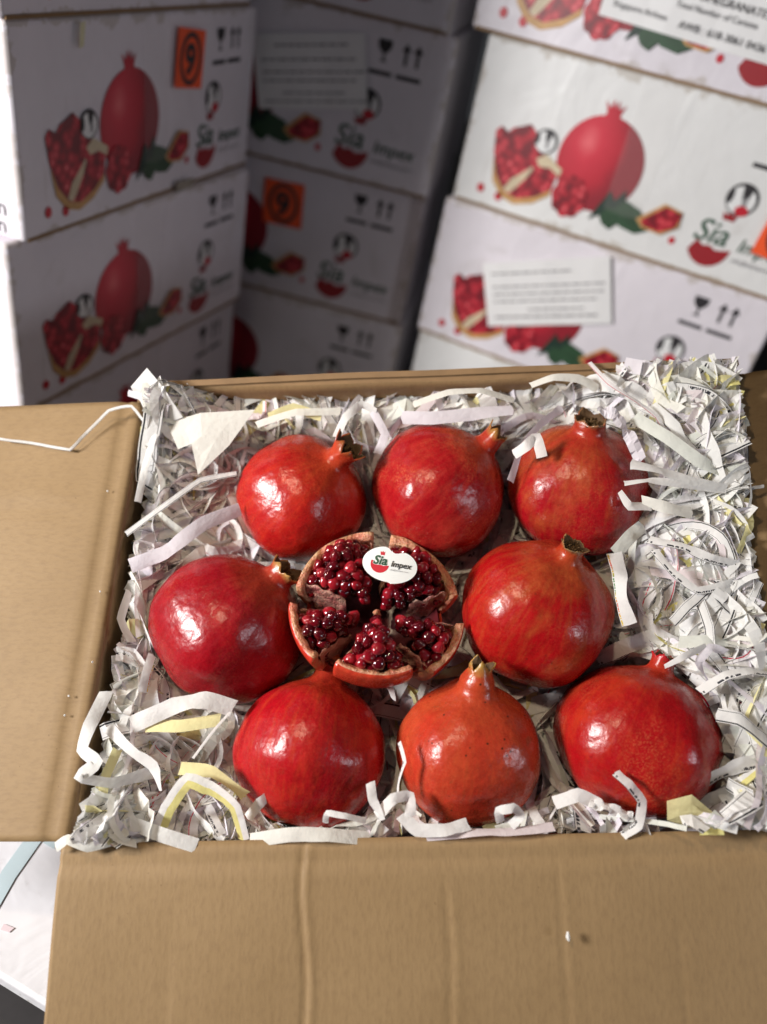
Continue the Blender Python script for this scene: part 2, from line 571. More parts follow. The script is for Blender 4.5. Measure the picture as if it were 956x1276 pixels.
CHUNK = [(.038, .100), (.044, .093), (.054, .098), (.060, .091), (.070, .087), (.080, .082), (.090, .090), (.096, .104), (.108, .112), (.120, .118), (.129, .130), (.127, .148), (.110, .162), (.086, .171), (.068, .167), (.052, .150), (.042, .125)]
RIND = [(.043, .130), (.052, .150), (.068, .166), (.086, .170), (.110, .161), (.127, .147), (.127, .156), (.108, .171), (.084, .179), (.064, .174), (.049, .158)]
CROWN = [(.160, .058), (.166, .048), (.161, .035), (.168, .042), (.1705, .032), (.174, .041), (.177, .032), (.179, .042), (.186, .035), (.182, .048), (.190, .058)]
PR = {}
PR['whole'] = poly_print('whole_fruit', ell(.176, .104, .0535, .0550, 40), M['fruit_print'], .0009)
PR['crown'] = poly_print('fruit_crown', CROWN, M['fruit_print'], .0008)
PR['chunk'] = multi_print('broken_segment', [(RIND, M['rind_print']), (CHUNK, M['aril_print']),
                                             ([(.066, .164), (.073, .150), (.086, .138), (.096, .128), (.098, .131), (.091, .145), (.082, .158), (.074, .168)], M['membrane_print']),
                                             ([(.098, .118), (.110, .110), (.122, .116), (.134, .122), (.132, .131), (.118, .124), (.104, .126)], M['membrane_print'])], .0012)
PR['front'] = multi_print('front_segment', [(lumpy(.152, .149, .021, .024, 9, .10, 3), M['aril_print'])], .0020)
PR['leaf1'] = poly_print('leaf', [(.183, .168), (.190, .150), (.200, .128), (.208, .138), (.218, .122), (.222, .140), (.218, .160), (.205, .155), (.196, .158)], M['leaf_print_dark'], .0023)
PR['leaf2'] = poly_print('leaf', [(.208, .150), (.222, .134), (.242, .140), (.258, .160), (.244, .168), (.224, .165)], M['leaf_print'], .0026)
PR['leaf3'] = poly_print('leaf', [(.196, .160), (.204, .146), (.214, .150), (.222, .160), (.212, .172), (.202, .168)], M['leaf_print'], .0028)
PR['piece'] = multi_print('small_segment', [([(.240, .150), (.268, .124), (.290, .128), (.292, .146), (.274, .160), (.250, .158)], M['rind_print']),
                                            ([(.246, .150), (.270, .127), (.291, .130), (.289, .147), (.272, .157), (.252, .156)], M['aril_print'])], .0029)
for i, (u, v, r) in enumerate(((.036, .171, .005), (.062, .175, .005), (.290, .162, .004))):
    PR['drop%d' % i] = poly_print('loose_aril', ell(u, v, r, r * 1.15, 10), M['ink_bright_red'], .0012)


def portrait(name, cu, cv, r, off):
    return multi_print(name, [
        (ell(cu, cv, r, r, 24), M['ink_black']),
        (ell(cu - r * .04, cv + r * .05, r * .86, r * .84, 24), M['white_ink']),
        ([(cu - r * .2, cv - r * .95), (cu + r * .5, cv - r * .85), (cu + r * .35, cv - r * .1), (cu + r * .15, cv + r * .35), (cu - r * .05, cv - r * .1)], M['ink_black']),
        (ell(cu - r * .75, cv - r * .1, r * .2, r * .5, 12), M['ink_black']),
        (ell(cu + r * .2, cv + r * .2, r * .16, r * .4, 10), M['ink_grey']),
    ], off)


PR['emblem'] = portrait('portrait_emblem', .104, .096, .0145, .0019)
PR['portrait'] = portrait('portrait_emblem', .348, .096, .0185, .0008)
bowl = ell(.334, .153, .0255, .0265, 22, 0.02, math.pi - 0.45)
bowl += [(.318, .151), (.326, .156), (.334, .154), (.342, .158), (.351, .156)]
PR['bowl'] = poly_print('logo_bowl', bowl, M['ink_red'], .0008)
PR['bud'] = poly_print('logo_bud', [(.336, .122), (.334, .113), (.339, .116), (.343, .110), (.346, .116), (.352, .112), (.349, .122)], M['ink_red'], .0008)
PR['heart'] = poly_print('logo_heart', ell(.352, .108, .008, .006, 10), M['ink_bright_red'], .0017)
PR['sia'] = text_mesh('logo_lettering', 'Sia', .037, M['ink_green'], .22, .0003)
PR['impex'] = text_mesh('logo_lettering', 'Impex', .0225, M['ink_green'], .22, .0001)
PR['addr'] = text_mesh('small_lettering', 'info@siaimpex.com', .0072, M['ink_grey'], .1)
cup = [(-.009, -.012), (.009, -.012), (.0085, -.004), (.0045, .001), (.0012, .003), (.0012, .010), (.006, .0125), (-.006, .0125), (-.0012, .010), (-.0012, .003), (-.0045, .001), (-.0085, -.004)]
PR['glass'] = poly_print('fragile_symbol', [(.360 + a, .032 + b) for a, b in cup], M['ink_black'], .0008)
arw = [(0, -.013), (.006, -.004), (.0018, -.004), (.0018, .012), (-.0018, .012), (-.0018, -.004), (-.006, -.004)]
PR['arrow1'] = poly_print('upward_arrow', [(.388 + a, .032 + b) for a, b in arw], M['ink_black'], .0008)
PR['arrow2'] = poly_print('upward_arrow', [(.403 + a, .032 + b) for a, b in arw], M['ink_black'], .0008)
PR['bar1'] = poly_print('symbol_bar', [(.343, .055), (.373, .055), (.373, .060), (.343, .060)], M['ink_black'], .0008)
PR['bar2'] = poly_print('symbol_bar', [(.379, .055), (.411, .055), (.411, .060), (.379, .060)], M['ink_black'], .0008)
PR['tape'] = mesh('clear_tape', [(.196, -.0036, CH - .001), (.246, -.0036, CH - .001), (.244, -.0036, CH - .150), (.221, -.0036, CH - .152), (.198, -.0036, CH - .149)], [(0, 4, 3, 2, 1)], M['tape'])
PR['edge'] = bm_mesh('exposed_board_edge', box_bm(CW - .010, .004, .0035, .0006), M['card_edge'])
BODY = {k: bm_mesh('carton_body', box_bm(CW, CD, CH, .0045), M[k], True) for k in ('board', 'board_neutral')}
for b_ in BODY.values():
    b_.polygons.foreach_set('use_smooth', [False] * len(b_.polygons))
STK = mesh('count_sticker', [(-.029, 0, -.031), (.029, 0, -.031), (.029, 0, .031), (-.029, 0, .031)], [(0, 1, 2, 3)], M['orange_sticker'])
ring_v, ring_f = [], []
for i in range(32):
    a = 2 * math.pi * i / 32
    ring_v += [(.0225 * math.cos(a), 0, .028 * math.sin(a)), (.0175 * math.cos(a), 0, .0225 * math.sin(a))]
    j = (i + 1) % 32
    ring_f.append((2 * i, 2 * j, 2 * j + 1, 2 * i + 1))
RING = mesh('numeral_ring', ring_v, ring_f, M['ink_black'])
NINE = text_mesh('numeral', '9', .044, M['ink_black'], 0, .0016, 'CENTER')


def add_sticker(root, u, v, rot):
    s = link_mesh('count_sticker', STK, root, Matrix.Translation((u, -.0048, CH - v)) @ Matrix.Rotation(rot, 4, 'Y'))
    s['label'] = 'orange sticker with a circled black nine'
    link_mesh('numeral_ring', RING, s, Matrix.Translation((0, -.0004, 0)))
    link_mesh('numeral', NINE, s, Matrix.Translation((-.001, -.0006, -.0155)) @ STAND)
    return s


def add_label(root, u, v, w, h, rot, lines):
    """paper label whose top left corner is at (u, v); lines: (text or length, x, y, size)"""
    n_ = 8
    vs_, fs = [], []
    for i in range(n_ + 1):
        for j in range(3):
            vs_.append((w * i / n_, -.0004 - .0006 * math.sin(i * 1.9 + j), -h * j / 2))
    for i in range(n_):
        for j in range(2):
            a = i * 3 + j
            fs.append((a, a + 1, a + 4, a + 3))
    s = link_mesh('address_label', mesh('address_label', vs_, fs, M['label_paper']), root,
                  Matrix.Translation((u, -.0050, CH - v)) @ Matrix.Rotation(rot, 4, 'Y'))
    s['label'] = 'white paper shipping label'
    for tx, x, y, sz in lines:
        if isinstance(tx, str):
            link_mesh('label_lettering', text_mesh('label_lettering', tx, sz, M['ink_black']), s, Matrix.Translation((x, -.0022, -y)) @ STAND)
        else:
            rr = random.Random(int(x * 1e4 + y * 1e4))
            v2, f2 = [], []
            xx = x
            while xx < x + tx:
                ww = rr.uniform(.005, .016)
                k = len(v2)
                v2 += [(xx, 0, 0), (xx + ww, 0, 0), (xx + ww, 0, sz), (xx, 0, sz)]
                f2.append((k, k + 1, k + 2, k + 3))
                xx += ww + .0025
            link_mesh('label_lettering', mesh('label_lettering', v2, f2, M['ink_grey']), s, Matrix.Translation((0, -.0022, -y)))
    return s


def make_carton(loc, yaw, scale, body='board', zs=1.0, tape=True):
    root = empty('printed_carton')
    root.location = loc
    root.rotation_euler = (0, 0, math.radians(yaw))
    root.scale = (scale, scale, scale * zs)
    link_mesh('carton_body', BODY[body], root)
    pic = link_mesh('fruit_picture', PR['whole'], root)
    for k, nm in (('crown', 'fruit_crown'), ('chunk', 'broken_segment'), ('front', 'front_segment'), ('leaf1', 'leaf'), ('leaf2', 'leaf'), ('leaf3', 'leaf'), ('piece', 'small_segment'),
                  ('drop0', 'loose_aril'), ('drop1', 'loose_aril'), ('drop2', 'loose_aril'), ('emblem', 'portrait_emblem')):
        link_mesh(nm, PR[k], pic)
    lg = link_mesh('logo', PR['bowl'], root)
    for k, nm in (('bud', 'logo_bud'), ('portrait', 'portrait_emblem'), ('heart', 'logo_heart')):
        link_mesh(nm, PR[k], lg)
    link_mesh('logo_lettering', PR['sia'], lg, front_mat(.310, .151, .0012))
    link_mesh('logo_lettering', PR['impex'], lg, front_mat(.364, .152, .0012))
    link_mesh('small_lettering', PR['addr'], lg, front_mat(.364, .165, .0012))
    for k, nm in (('glass', 'fragile_symbol'), ('arrow1', 'upward_arrow'), ('arrow2', 'upward_arrow'), ('bar1', 'symbol_bar'), ('bar2', 'symbol_bar')):
        link_mesh(nm, PR[k], root)
    if tape: link_mesh('clear_tape', PR['tape'], root)
    link_mesh('exposed_board_edge', PR['edge'], root, Matrix.Translation((.005, -.0012, .0002)))
    return root


def stack_pos(top, yaw, du, scale, layers_down, zs=1.0):
    """base corner of a carton whose top-left front corner (layer 0) is at top"""
    a = math.radians(yaw)
    return (top[0] + du * math.cos(a), top[1] + du * math.sin(a), top[2] - CH * scale * (layers_down + 1))


GS = 'printed cartons stacked behind the open carton'
sA, sM, sR = 0.965, 1.03, 1.0
topA = (-0.408 * sA, 0.748 * sA, 1.25 - 0.140 * sA)
topM = (-0.486 * sM, 1.168 * sM, 1.25 - 0.118 * sM)
topR = (-0.005, 1.124, 1.145)


def bottom_fix(root, z_floor=FLOOR_Z + .001):
    top = root.location.z + CH * root.scale.z
    root.location.z = z_floor
    root.scale.z = (top - z_floor) / CH


# left stack
c = make_carton(stack_pos(topA, 77.5, -.004, sA, -1), 77.5, sA)
tag(c, 'white carton at the top of the left stack, only its lower edge in view', 'carton', GS)
A2 = make_carton(stack_pos(topA, 76.5, 0, sA, 0), 76.5, sA)
tag(A2, 'white printed carton in the left stack, with the orange nine sticker', 'carton', GS)
add_sticker(A2, .286, .048, math.radians(6))
for dz, dx in ((.172, .0255), (.190, .0275)):
    side = text_mesh('side_lettering', 'n', .024, M['ink_black'])
    link_mesh('side_lettering', side, A2, Matrix.Translation((-.0008, dx + .004, CH - dz)) @ Matrix.Rotation(-math.pi / 2, 4, 'Z') @ STAND)
link_mesh('masking_tape', mesh('masking_tape', [(.092, -.0052, CH - .004), (.100, -.0052, CH - .003), (.096, -.0052, CH - .024), (.089, -.0052, CH - .026)], [(0, 3, 2, 1)], M['masking']), A2)
link_mesh('brown_tape', mesh('brown_tape', [(.262, -.0055, .012), (.302, -.0055, .010), (.300, -.0055, -.012), (.260, -.0055, -.010)], [(0, 3, 2, 1)], M['brown_tape']), A2)
c = make_carton((-0.420 * sA, 0.734 * sA, topA[2] - CH * sA * 2), 73.5, sA)
tag(c, 'white printed carton in the left stack, below the one with the nine sticker', 'carton', GS)
c = make_carton((-0.418 * sA, 0.738 * sA, topA[2] - CH * sA * 3), 75, sA)
bottom_fix(c)
tag(c, 'white carton at the bottom of the left stack, mostly hidden by the open carton', 'carton', GS)

# middle stack
c = make_carton(stack_pos(topM, -6.5, -.012, sM, -1), -6.5, sM)
tag(c, 'shaded carton at the top of the middle stack, only its lower part in view', 'carton', GS)
M2 = make_carton(stack_pos(topM, -4.6, 0, sM, 0), -4.6, sM, tape=False)
add_label(M2, .188, .048, .148, .086, math.radians(-12), [(.09, .03, .014, .0022), (.12, .01, .030, .0020), (.125, .01, .044, .0020), (.12, .01, .054, .0020), (.08, .035, .068, .0020), (.13, .01, .078, .0022)])
tag(M2, 'shaded carton in the middle stack with a white paper label over its fruit picture', 'carton', GS)
c = make_carton(stack_pos((topM[0], topM[1] + .012, topM[2]), -3.7, -.002, sM, 1), -3.7, sM, tape=False)
add_sticker(c, .250, .057, math.radians(-2))
tag(c, 'shaded carton in the middle stack with an orange nine sticker', 'carton', GS)
c = make_carton(stack_pos((topM[0], topM[1] + .008, topM[2]), -4.5, .004, sM, 2), -4.5, sM, tape=False)
bottom_fix(c)
tag(c, 'dark shaded carton at the bottom of the middle stack', 'carton', GS)

# right stack
R1 = make_carton(stack_pos(topR, -18.6, -.024, sR, -1), -18.6, sR)
add_label(R1, .152, .018, .200, .132, math.radians(2), [(.16, .012, .060, .003), (.17, .012, .075, .003), ('OF POMEGRANATES', .075, .094, .011), ('Total Number of Cartons', .078, .105, .0085),
                                                        ('Singapore Airlines', .012, .120, .0085), ('AWB : 618-3061 0436', .088, .123, .0105)])
tag(R1, 'white carton at the top of the right stack with a lettered shipping label', 'carton', GS)
c = make_carton(stack_pos(topR, -18.1, 0, sR, 0), -18.1, sR, 'board_neutral')
add_sticker(c, .412, .118, math.radians(4))
tag(c, 'bright white carton in the right stack with the whole red fruit picture in view', 'carton', GS)
R3 = make_carton((-0.013, 1.123, topR[2] - CH * 2), -17.8, sR, tape=False)
add_label(R3, .074, .068, .172, .088, math.radians(-21), [(.10, .012, .016, .0022), (.14, .012, .034, .0022), (.145, .012, .044, .0022), (.14, .012, .054, .0022), (.07, .06, .066, .0022), (.14, .012, .076, .0026)])
tag(R3, 'white carton in the right stack with a slanted paper label over its fruit picture', 'carton', GS)
c = make_carton((-0.008, 1.128, topR[2] - CH * 3), -18.4, sR, 'board_neutral', tape=False)
bottom_fix(c)
tag(c, 'white carton at the bottom of the right stack, a corner showing beside the open carton', 'carton', GS)

# ------------------------------------------------------------------ supports under the open carton
sup = empty('support_board')
yaw = math.radians(-15.4)
SUP_H = 0.648 - FLOOR_Z
sup.location = Vector((-0.178, 0.211, FLOOR_Z)) - Vector((math.cos(yaw), math.sin(yaw), 0)) * 0.16
sup.rotation_euler = (0, 0, yaw)
link_mesh('board_top', bm_mesh('board_top', box_bm(.40, .26, .016, .003), M['board_support']), sup, Matrix.Translation((0, 0, SUP_H - .016)))
link_mesh('base_block', bm_mesh('base_block', box_bm(.28, .15, SUP_H - .017, .003), M['floor']), sup, Matrix.Translation((.06, .09, .0005)))


def top_print(name, pts, mat):
    link_mesh(name, mesh(name, [(x, y, SUP_H + .0008) for x, y in pts], [tuple(range(len(pts)))], mat), sup)


top_print('printed_stroke', [(.105, .095), (.117, .095), (.122, .055), (.128, .030), (.117, .030), (.110, .055)], M['ink_cyan'])
top_print('printed_stroke', [(.118, .120), (.128, .120), (.130, .085), (.120, .085)], M['ink_cyan'])
top_print('printed_mark', [(.138, .027), (.146, .028), (.145, .024), (.139, .023)], M['ink_pink'])
tag(sup, 'white board under the near left corner of the open carton', 'board')
link_mesh('prop_block', bm_mesh('prop_block', box_bm(.30, .09, .712 - FLOOR_Z, .004), M['floor']), sup,
          (Matrix.Translation(sup.location) @ Matrix.Rotation(yaw, 4, 'Z')).inverted() @ Matrix.Translation((-0.10, 0.475, FLOOR_Z + .0005)) @ Matrix.Rotation(math.radians(-4), 4, 'Z'))

# ------------------------------------------------------------------ the open carton
NL, NR, FR, FL_ = Vector((-.2138, -.1456, 0)), Vector((.2310, -.1473, 0)), Vector((.2534, .1784, 0)), Vector((-.1930, .1770, 0))
DEPTH = 0.125
oc = empty('open_carton', BOX)
tag(oc, 'open brown cardboard carton with its flaps folded out, full of pomegranates and shredded paper', 'carton')


def panel(name, a, b, dirn, length, ns, nt, zf, thick, parent, torn=None, mat=None):
    """a sheet of board from the line a-b along dirn; zf(s, t, u) offsets it along its normal; closed slab with edges"""
    mat = mat or M['card']
    d = dirn.normalized()
    nrm = (b - a).cross(d).normalized()
    wid = (b - a).length
    V, UV, F, MI = [], [], [], []
    for side in (0, 1):
        for i in range(ns + 1):
            for j in range(nt + 1):
                s, t = i / ns, j / nt
                L = length
                if torn: L = length + torn(s) * t
                base = a.lerp(b, s) + d * (L * t)
                V.append(base + nrm * (zf(s * wid, t * L) - (thick if side else 0)))
                UV.append((s * wid, t * L))
    N_ = (ns + 1) * (nt + 1)
    idx = lambda i, j, sd: sd * N_ + i * (nt + 1) + j
    for i in range(ns):
        for j in range(nt):
            F.append((idx(i, j, 0), idx(i + 1, j, 0), idx(i + 1, j + 1, 0), idx(i, j + 1, 0)))
            F.append((idx(i, j, 1), idx(i, j + 1, 1), idx(i + 1, j + 1, 1), idx(i + 1, j, 1)))
            MI += [0, 0]
    for i in range(ns):
        for j in (0, nt):
            F.append((idx(i, j, 0), idx(i + 1, j, 0), idx(i + 1, j, 1), idx(i, j, 1)))
            MI.append(1)
    for j in range(nt):
        for i in (0, ns):
            F.append((idx(i, j, 0), idx(i, j + 1, 0), idx(i, j + 1, 1), idx(i, j, 1)))
            MI.append(1)
    me = mesh(name, V, F, [mat, M['card_edge']], mat_idx=MI, uvs=UV)
    bm = bmesh.new()
    bm.from_mesh(me)
    bmesh.ops.recalc_face_normals(bm, faces=bm.faces[:])
    bm.to_mesh(me)
    bm.free()
    me.polygons.foreach_set('use_smooth', [m == 0 for m in MI])
    return link_mesh(name, me, parent)


DOWN = Vector((0, 0, -1))
TH = .0042


def nz(x, y, z=0.0, s=1.0):
    return noise.noise(Vector((x * s, y * s, z)))


def wall_z(seed):
    return lambda u, t: .0018 * nz(u, t, seed, 9) + .002 * math.exp(-((t - .004) / .004) ** 2)


def bow(a, b):
    return a, b


# walls: slightly bellied
wl = panel('side_wall', NL + Vector((0, 0, -.002)), FL_ + Vector((0, 0, -.002)), DOWN, DEPTH, 24, 12, wall_z(1), TH, oc)
wb = panel('back_wall', FL_ + Vector((0, 0, .009)), FR + Vector((0, 0, .009)), DOWN, DEPTH + .010, 30, 12, lambda u, t: .004 * math.sin(math.pi * u / .446) * -1 + .0018 * nz(u, t, 5, 9), TH, oc)
wr_ = panel('side_wall', FR + Vector((0, 0, -.002)), NR + Vector((0, 0, -.002)), DOWN, DEPTH, 24, 12, wall_z(3), TH, oc)
wn = panel('front_wall', NR + Vector((0, 0, -.003)), NL + Vector((0, 0, -.003)), DOWN, DEPTH, 30, 12, wall_z(4), TH, oc)
bt = panel('bottom', NL + Vector((0, 0, -DEPTH)), NR + Vector((0, 0, -DEPTH)), (FL_ - NL), .325, 8, 8, lambda u, t: 0, TH, oc)


def crease(u, c, w, amp):
    return amp * math.exp(-((u - c) / w) ** 2)


def flap_z(droop, creases, seed, lift=0.0):
    def fz(u, t):
        z = .0016 * nz(u, t, seed, 12) + .0030 * nz(u, t, seed + 3, 4)
        # rounded score line at the hinge, a second slight score just outside it
        z += .0030 * (1 - math.exp(-(t / .006) ** 2)) - .0022 * math.exp(-((t - .012) / .0035) ** 2)
        z += -math.tan(droop) * t
        for c_, w_, a_, t0 in creases:
            cc = c_ + .004 * nz(t, c_, seed, 18)
            k = min(1, max(0, (t - t0) / .02 + .5))
            z += k * (crease(u, cc, w_, -a_) + crease(u, cc + w_ * 1.8, w_ * 1.2, a_ * .6))
        return z
    return fz


# near flap: lies out towards the viewer
near_dir = (NL - FL_) * 0.5 + (NR - FR) * 0.5
near = panel('front_flap', NL + Vector((.001, .0048, 0)), NR + Vector((-.001, .0048, 0)), Vector((near_dir.x * .25, near_dir.y, 0)), .165, 220, 44,
             lambda u, t: -1.0 * flap_z(math.radians(5), [(.149, .0016, .0012, .0), (.236, .0018, .0006, .03), (.303, .0018, .0004, .02), (.370, .003, .0002, .05), (.07, .004, .0002, .06)], 11)(u, t), -TH, oc, torn=lambda s: .002 * nz(s, 1, 5, 30))
left = panel('side_flap', NL + Vector((.0046, .006, 0)), FL_ + Vector((.0046, -.012, 0)), Vector((-1, .02, 0)), .16, 70, 40,
             flap_z(math.radians(2), [(.1, .006, .0006, .02), (.22, .006, .0005, .04)], 23), TH, oc,
             torn=lambda s: .002 * nz(s, 0, 5, 30))
right = panel('side_flap', NR + Vector((-.0046, .006, 0)), FR + Vector((-.0046, -.008, 0)), Vector((1, .0, 0)), .13, 60, 24,
              lambda u, t: -1.0 * flap_z(math.radians(-9), [], 31)(u, t), -TH, oc)
back = panel('back_flap', FL_ + Vector((.004, -.001, .013)), FR + Vector((-.004, -.001, .013)), Vector((0, .30, -1)), .16, 40, 16,
             lambda u, t: .0016 * nz(u, t, 41, 10), TH, oc)

# ------------------------------------------------------------------ pomegranates
FRUITS = [  # px, py, radius px, z, calyx direction in view (right, up, towards), stretch (along axis, across), label ...
    dict(p=(376, 622), r=80, z=-.030, ax=(.60, .60, .50), az=.93, seed=1, base=(.50, .022, .022), second=(.58, .050, .025), patch=(.60, .11, .03), pa=.45, st=.35, ru=.25, sc=.15, cal=dict(h=.22, rb=.20, rm=.23, sl=.13, n=6, t0=.1, tip=(.26, .07, .02)),
         label='orange red pomegranate in the back row, nearest the left side, calyx open towards the right'),
    dict(p=(547, 612), r=83, z=-.030, ax=(.66, .66, .34), az=.95, seed=2, base=(.44, .016, .026), second=(.50, .030, .030), patch=(.58, .16, .08), pa=.35, st=.25, ru=.75, sc=.1, cal=dict(h=.19, rb=.17, rm=.15, sl=.10, n=5, t0=.05, tip=(.33, .15, .04)),
         label='crimson pomegranate with pale speckles in the middle of the back row'),
    dict(p=(720, 610), r=86, z=-.028, ax=(.03, .84, .55), az=.93, seed=3, base=(.40, .014, .026), second=(.48, .020, .030), patch=(.44, .28, .06), pa=.55, st=.25, ru=.2, sc=.2, cal=dict(h=.12, rb=.21, rm=.21, sl=.06, n=6, t0=.03, tip=(.22, .11, .05)),
         label='dark red pomegranate in the back row, half covered by shredded paper on the right'),
    dict(p=(285, 782), r=93, z=-.028, ax=(.69, .68, .20), az=.95, seed=4, base=(.36, .007, .028), second=(.42, .008, .022), patch=(.42, .045, .07), pa=.4, st=.35, ru=.2, sc=.2, cal=dict(h=.12, rb=.19, rm=.20, sl=.10, n=6, tip=(.40, .22, .07)),
         label='large crimson pomegranate left of the opened one, by the left wall'),
    dict(p=(667, 763), r=93, z=-.028, ax=(.34, .80, .47), az=.95, seed=6, base=(.46, .014, .018), second=(.52, .030, .020), patch=(.44, .28, .06), pa=.55, st=.22, ru=.25, sc=.35, cal=dict(h=.12, rb=.17, rm=.165, sl=.02, n=6, t0=.03, tip=(.28, .17, .07)),
         label='red pomegranate right of the opened one, with a flat brown calyx end'),
    dict(p=(388, 936), r=91.5, z=-.032, ax=(.20, .93, -.28), az=.97, seed=7, base=(.52, .016, .030), second=(.50, .020, .022), patch=(.54, .085, .03), pa=.45, st=.7, ru=.12, sc=.25, cal=dict(h=.20, rb=.20, rm=.22, sl=.14, n=6, tip=(.50, .12, .03)),
         label='bright red streaked pomegranate in the front row, nearest the left flap'),
    dict(p=(583, 938), r=87.5, z=-.030, ax=(.08, .95, .30), az=1.0, seed=8, base=(.54, .060, .026), second=(.56, .085, .030), patch=(.52, .17, .05), pa=.5, st=.35, ru=.2, sc=1.0, dg=.46, dr=.76, db=.5, cal=dict(h=.28, rb=.24, rm=.15, sl=.14, n=4, t0=.10, tip=(.34, .20, .05)),
         label='orange pomegranate in the middle of the front row with a tall closed calyx'),
    dict(p=(793, 921), r=101.5, z=-.030, ax=(.30, .93, .05), az=.87, seed=9, base=(.47, .014, .020), second=(.50, .022, .024), patch=(.56, .13, .03), pa=.55, st=.25, ru=.4, sc=.2, cal=dict(h=.13, rb=.14, rm=.13, sl=.06, n=5, tip=(.40, .012, .02)),
         label='big wide red pomegranate in the front row, nearest the right side'),
]


def frame_from_z(z, twist=0.0):
    z = z.normalized()
    x = Vector((1, 0, 0)) if abs(z.x) < .9 else Vector((0, 1, 0))
    x = (x - z * x.dot(z)).normalized()
    y = z.cross(x)
    m = Matrix((x, y, z)).transposed()
    return m @ Matrix.Rotation(twist, 3, 'Z')


def neck_z(az, c):
    return az + .05 + .18 * c['h']


def fruit_mesh(name, seed, az, mat, c, nu=72, nv=46):
    """body of revolution with soft ribs that rises into the neck of the crown"""
    V, F = [], []
    ph = seed * 1.3
    thn = math.asin(min(.62, c['rb'] * 2.1))

    def shape(th, a):
        d = Vector((math.sin(th) * math.cos(a), math.sin(th) * math.sin(a), math.cos(th)))
        r = 1 + .028 * math.cos(5 * a + ph) * math.sin(th) ** 2 + .012 * math.cos(3 * a + 2 * ph)
        r += .045 * noise.noise(d * 1.2 + Vector((seed * 4.1, 0, 0))) + .018 * noise.noise(d * 3.1 + Vector((0, seed * 2.7, 0)))
        k = Vector((d.x * r, d.y * r, d.z * r * az))
        k.z += .05 * math.exp(-((math.pi - th) / .2) ** 2)
        return k
    rows = []
    zt = neck_z(az, c)
    for j in range(9):                                  # neck, from the crown down to the shoulder
        t = 1 - j / 9
        row = []
        for i in range(nu):
            a = 2 * math.pi * i / nu
            p0 = shape(thn, a)
            p00 = shape(thn + .05, a)
            tan = (p0 - p00).normalized()
            rr_ = c['rb'] * (1 + .05 * math.sin(a * 2 + seed))
            p3 = Vector((rr_ * math.cos(a), rr_ * math.sin(a), zt))
            L = (p3 - p0).length
            p1 = p0 + tan * L * .62
            p2 = p3 - Vector((-.25 * math.cos(a), -.25 * math.sin(a), 1)) * L * .30
            u = 1 - t
            row.append(p0 * u ** 3 + p1 * (3 * u * u * t) + p2 * (3 * u * t * t) + p3 * t ** 3)
        rows.append(row)
    for j in range(nv + 1):
        th = thn + (math.pi - thn) * j / nv
        rows.append([shape(th, 2 * math.pi * i / nu) for i in range(nu)])
    V = [v for r in rows for v in r]
    for j in range(len(rows) - 1):
        for i in range(nu):
            i2 = (i + 1) % nu
            F.append((j * nu + i, (j + 1) * nu + i, (j + 1) * nu + i2, j * nu + i2))
    return mesh(name, V, F, mat, smooth=True)


def calyx_mesh(name, az, c, mat, seed):
    """thick crown: outer wall, rim teeth, inner wall and floor"""
    n_ = c['n']
    per = 72 // n_
    nu = n_ * per
    z0 = neck_z(az, c)
    rows = []
    rr = random.Random(seed)
    tl = [rr.uniform(.55, 1.25) for _ in range(n_)]
    fl_ = [rr.uniform(-.06, .09) for _ in range(n_)]
    H = c['h'] * .85

    def ring(h, r, tooth):
        row = []
        for i in range(nu):
            a = 2 * math.pi * i / nu
            k = i // per
            ph = (i % per) / per
            tri = (1 - abs(2 * ph - 1)) ** .8
            hh = z0 + h * H + tooth * (c['sl'] * tri * tl[k] + .025 * noise.noise(Vector((math.cos(a) * 6, math.sin(a) * 6, seed))))
            rad = r + tooth * fl_[k] * tri
            rad *= 1 + .05 * math.sin(a * 2 + seed)
            row.append(Vector((rad * math.cos(a), rad * math.sin(a), hh)))
        return row
    prof = [(0.0, c['rb'] * 1.0, 0), (.25, c['rb'] * .97, 0), (.55, (c['rb'] + c['rm']) * .49, .1), (.8, c['rm'] * .97, .5), (1.0, c['rm'] * 1.02, 1.0)]
    for h, r, tt in prof: rows.append(ring(h, r, tt))
    rows.append(ring(.99, c['rm'] * .90, .97))
    rows.append(ring(.75, c['rm'] * .82, .45))
    rows.append(ring(.40, c['rm'] * .72, 0))
    rows.append(ring(.35, .01, 0))
    V = [v for row in rows for v in row]
    F, MI = [], []
    for j in range(len(rows) - 1):
        for i in range(nu):
            i2 = (i + 1) % nu
            F.append((j * nu + i, j * nu + i2, (j + 1) * nu + i2, (j + 1) * nu + i))
            MI.append(1 if j >= 5 else 0)
    return mesh(name, V, F, [mat, M['calyx_inside']], smooth=True, mat_idx=MI)


def stamen_mesh(az, c, seed):
    rr = random.Random(seed)
    V, F = [], []
    for k in range(46):
        a, q = rr.uniform(0, 6.283), math.sqrt(rr.random()) * c['rm'] * .72
        p = Vector((q * math.cos(a), q * math.sin(a), neck_z(az, c) + c['h'] * .28))
        tip = p + Vector((rr.uniform(-.05, .05), rr.uniform(-.05, .05), c['h'] * rr.uniform(.35, .62)))
        w = .008
        s = len(V)
        V += [p + Vector((w, 0, 0)), p + Vector((-w * .5, w * .8, 0)), p + Vector((-w * .5, -w * .8, 0)),
              tip + Vector((w * 1.6, 0, 0)), tip + Vector((-w, w * 1.3, 0)), tip + Vector((-w, -w * 1.3, 0))]
        F += [(s, s + 1, s + 4, s + 3), (s + 1, s + 2, s + 5, s + 4), (s + 2, s, s + 3, s + 5), (s + 3, s + 4, s + 5)]
    return mesh('stamens', V, F, M['stamen'])


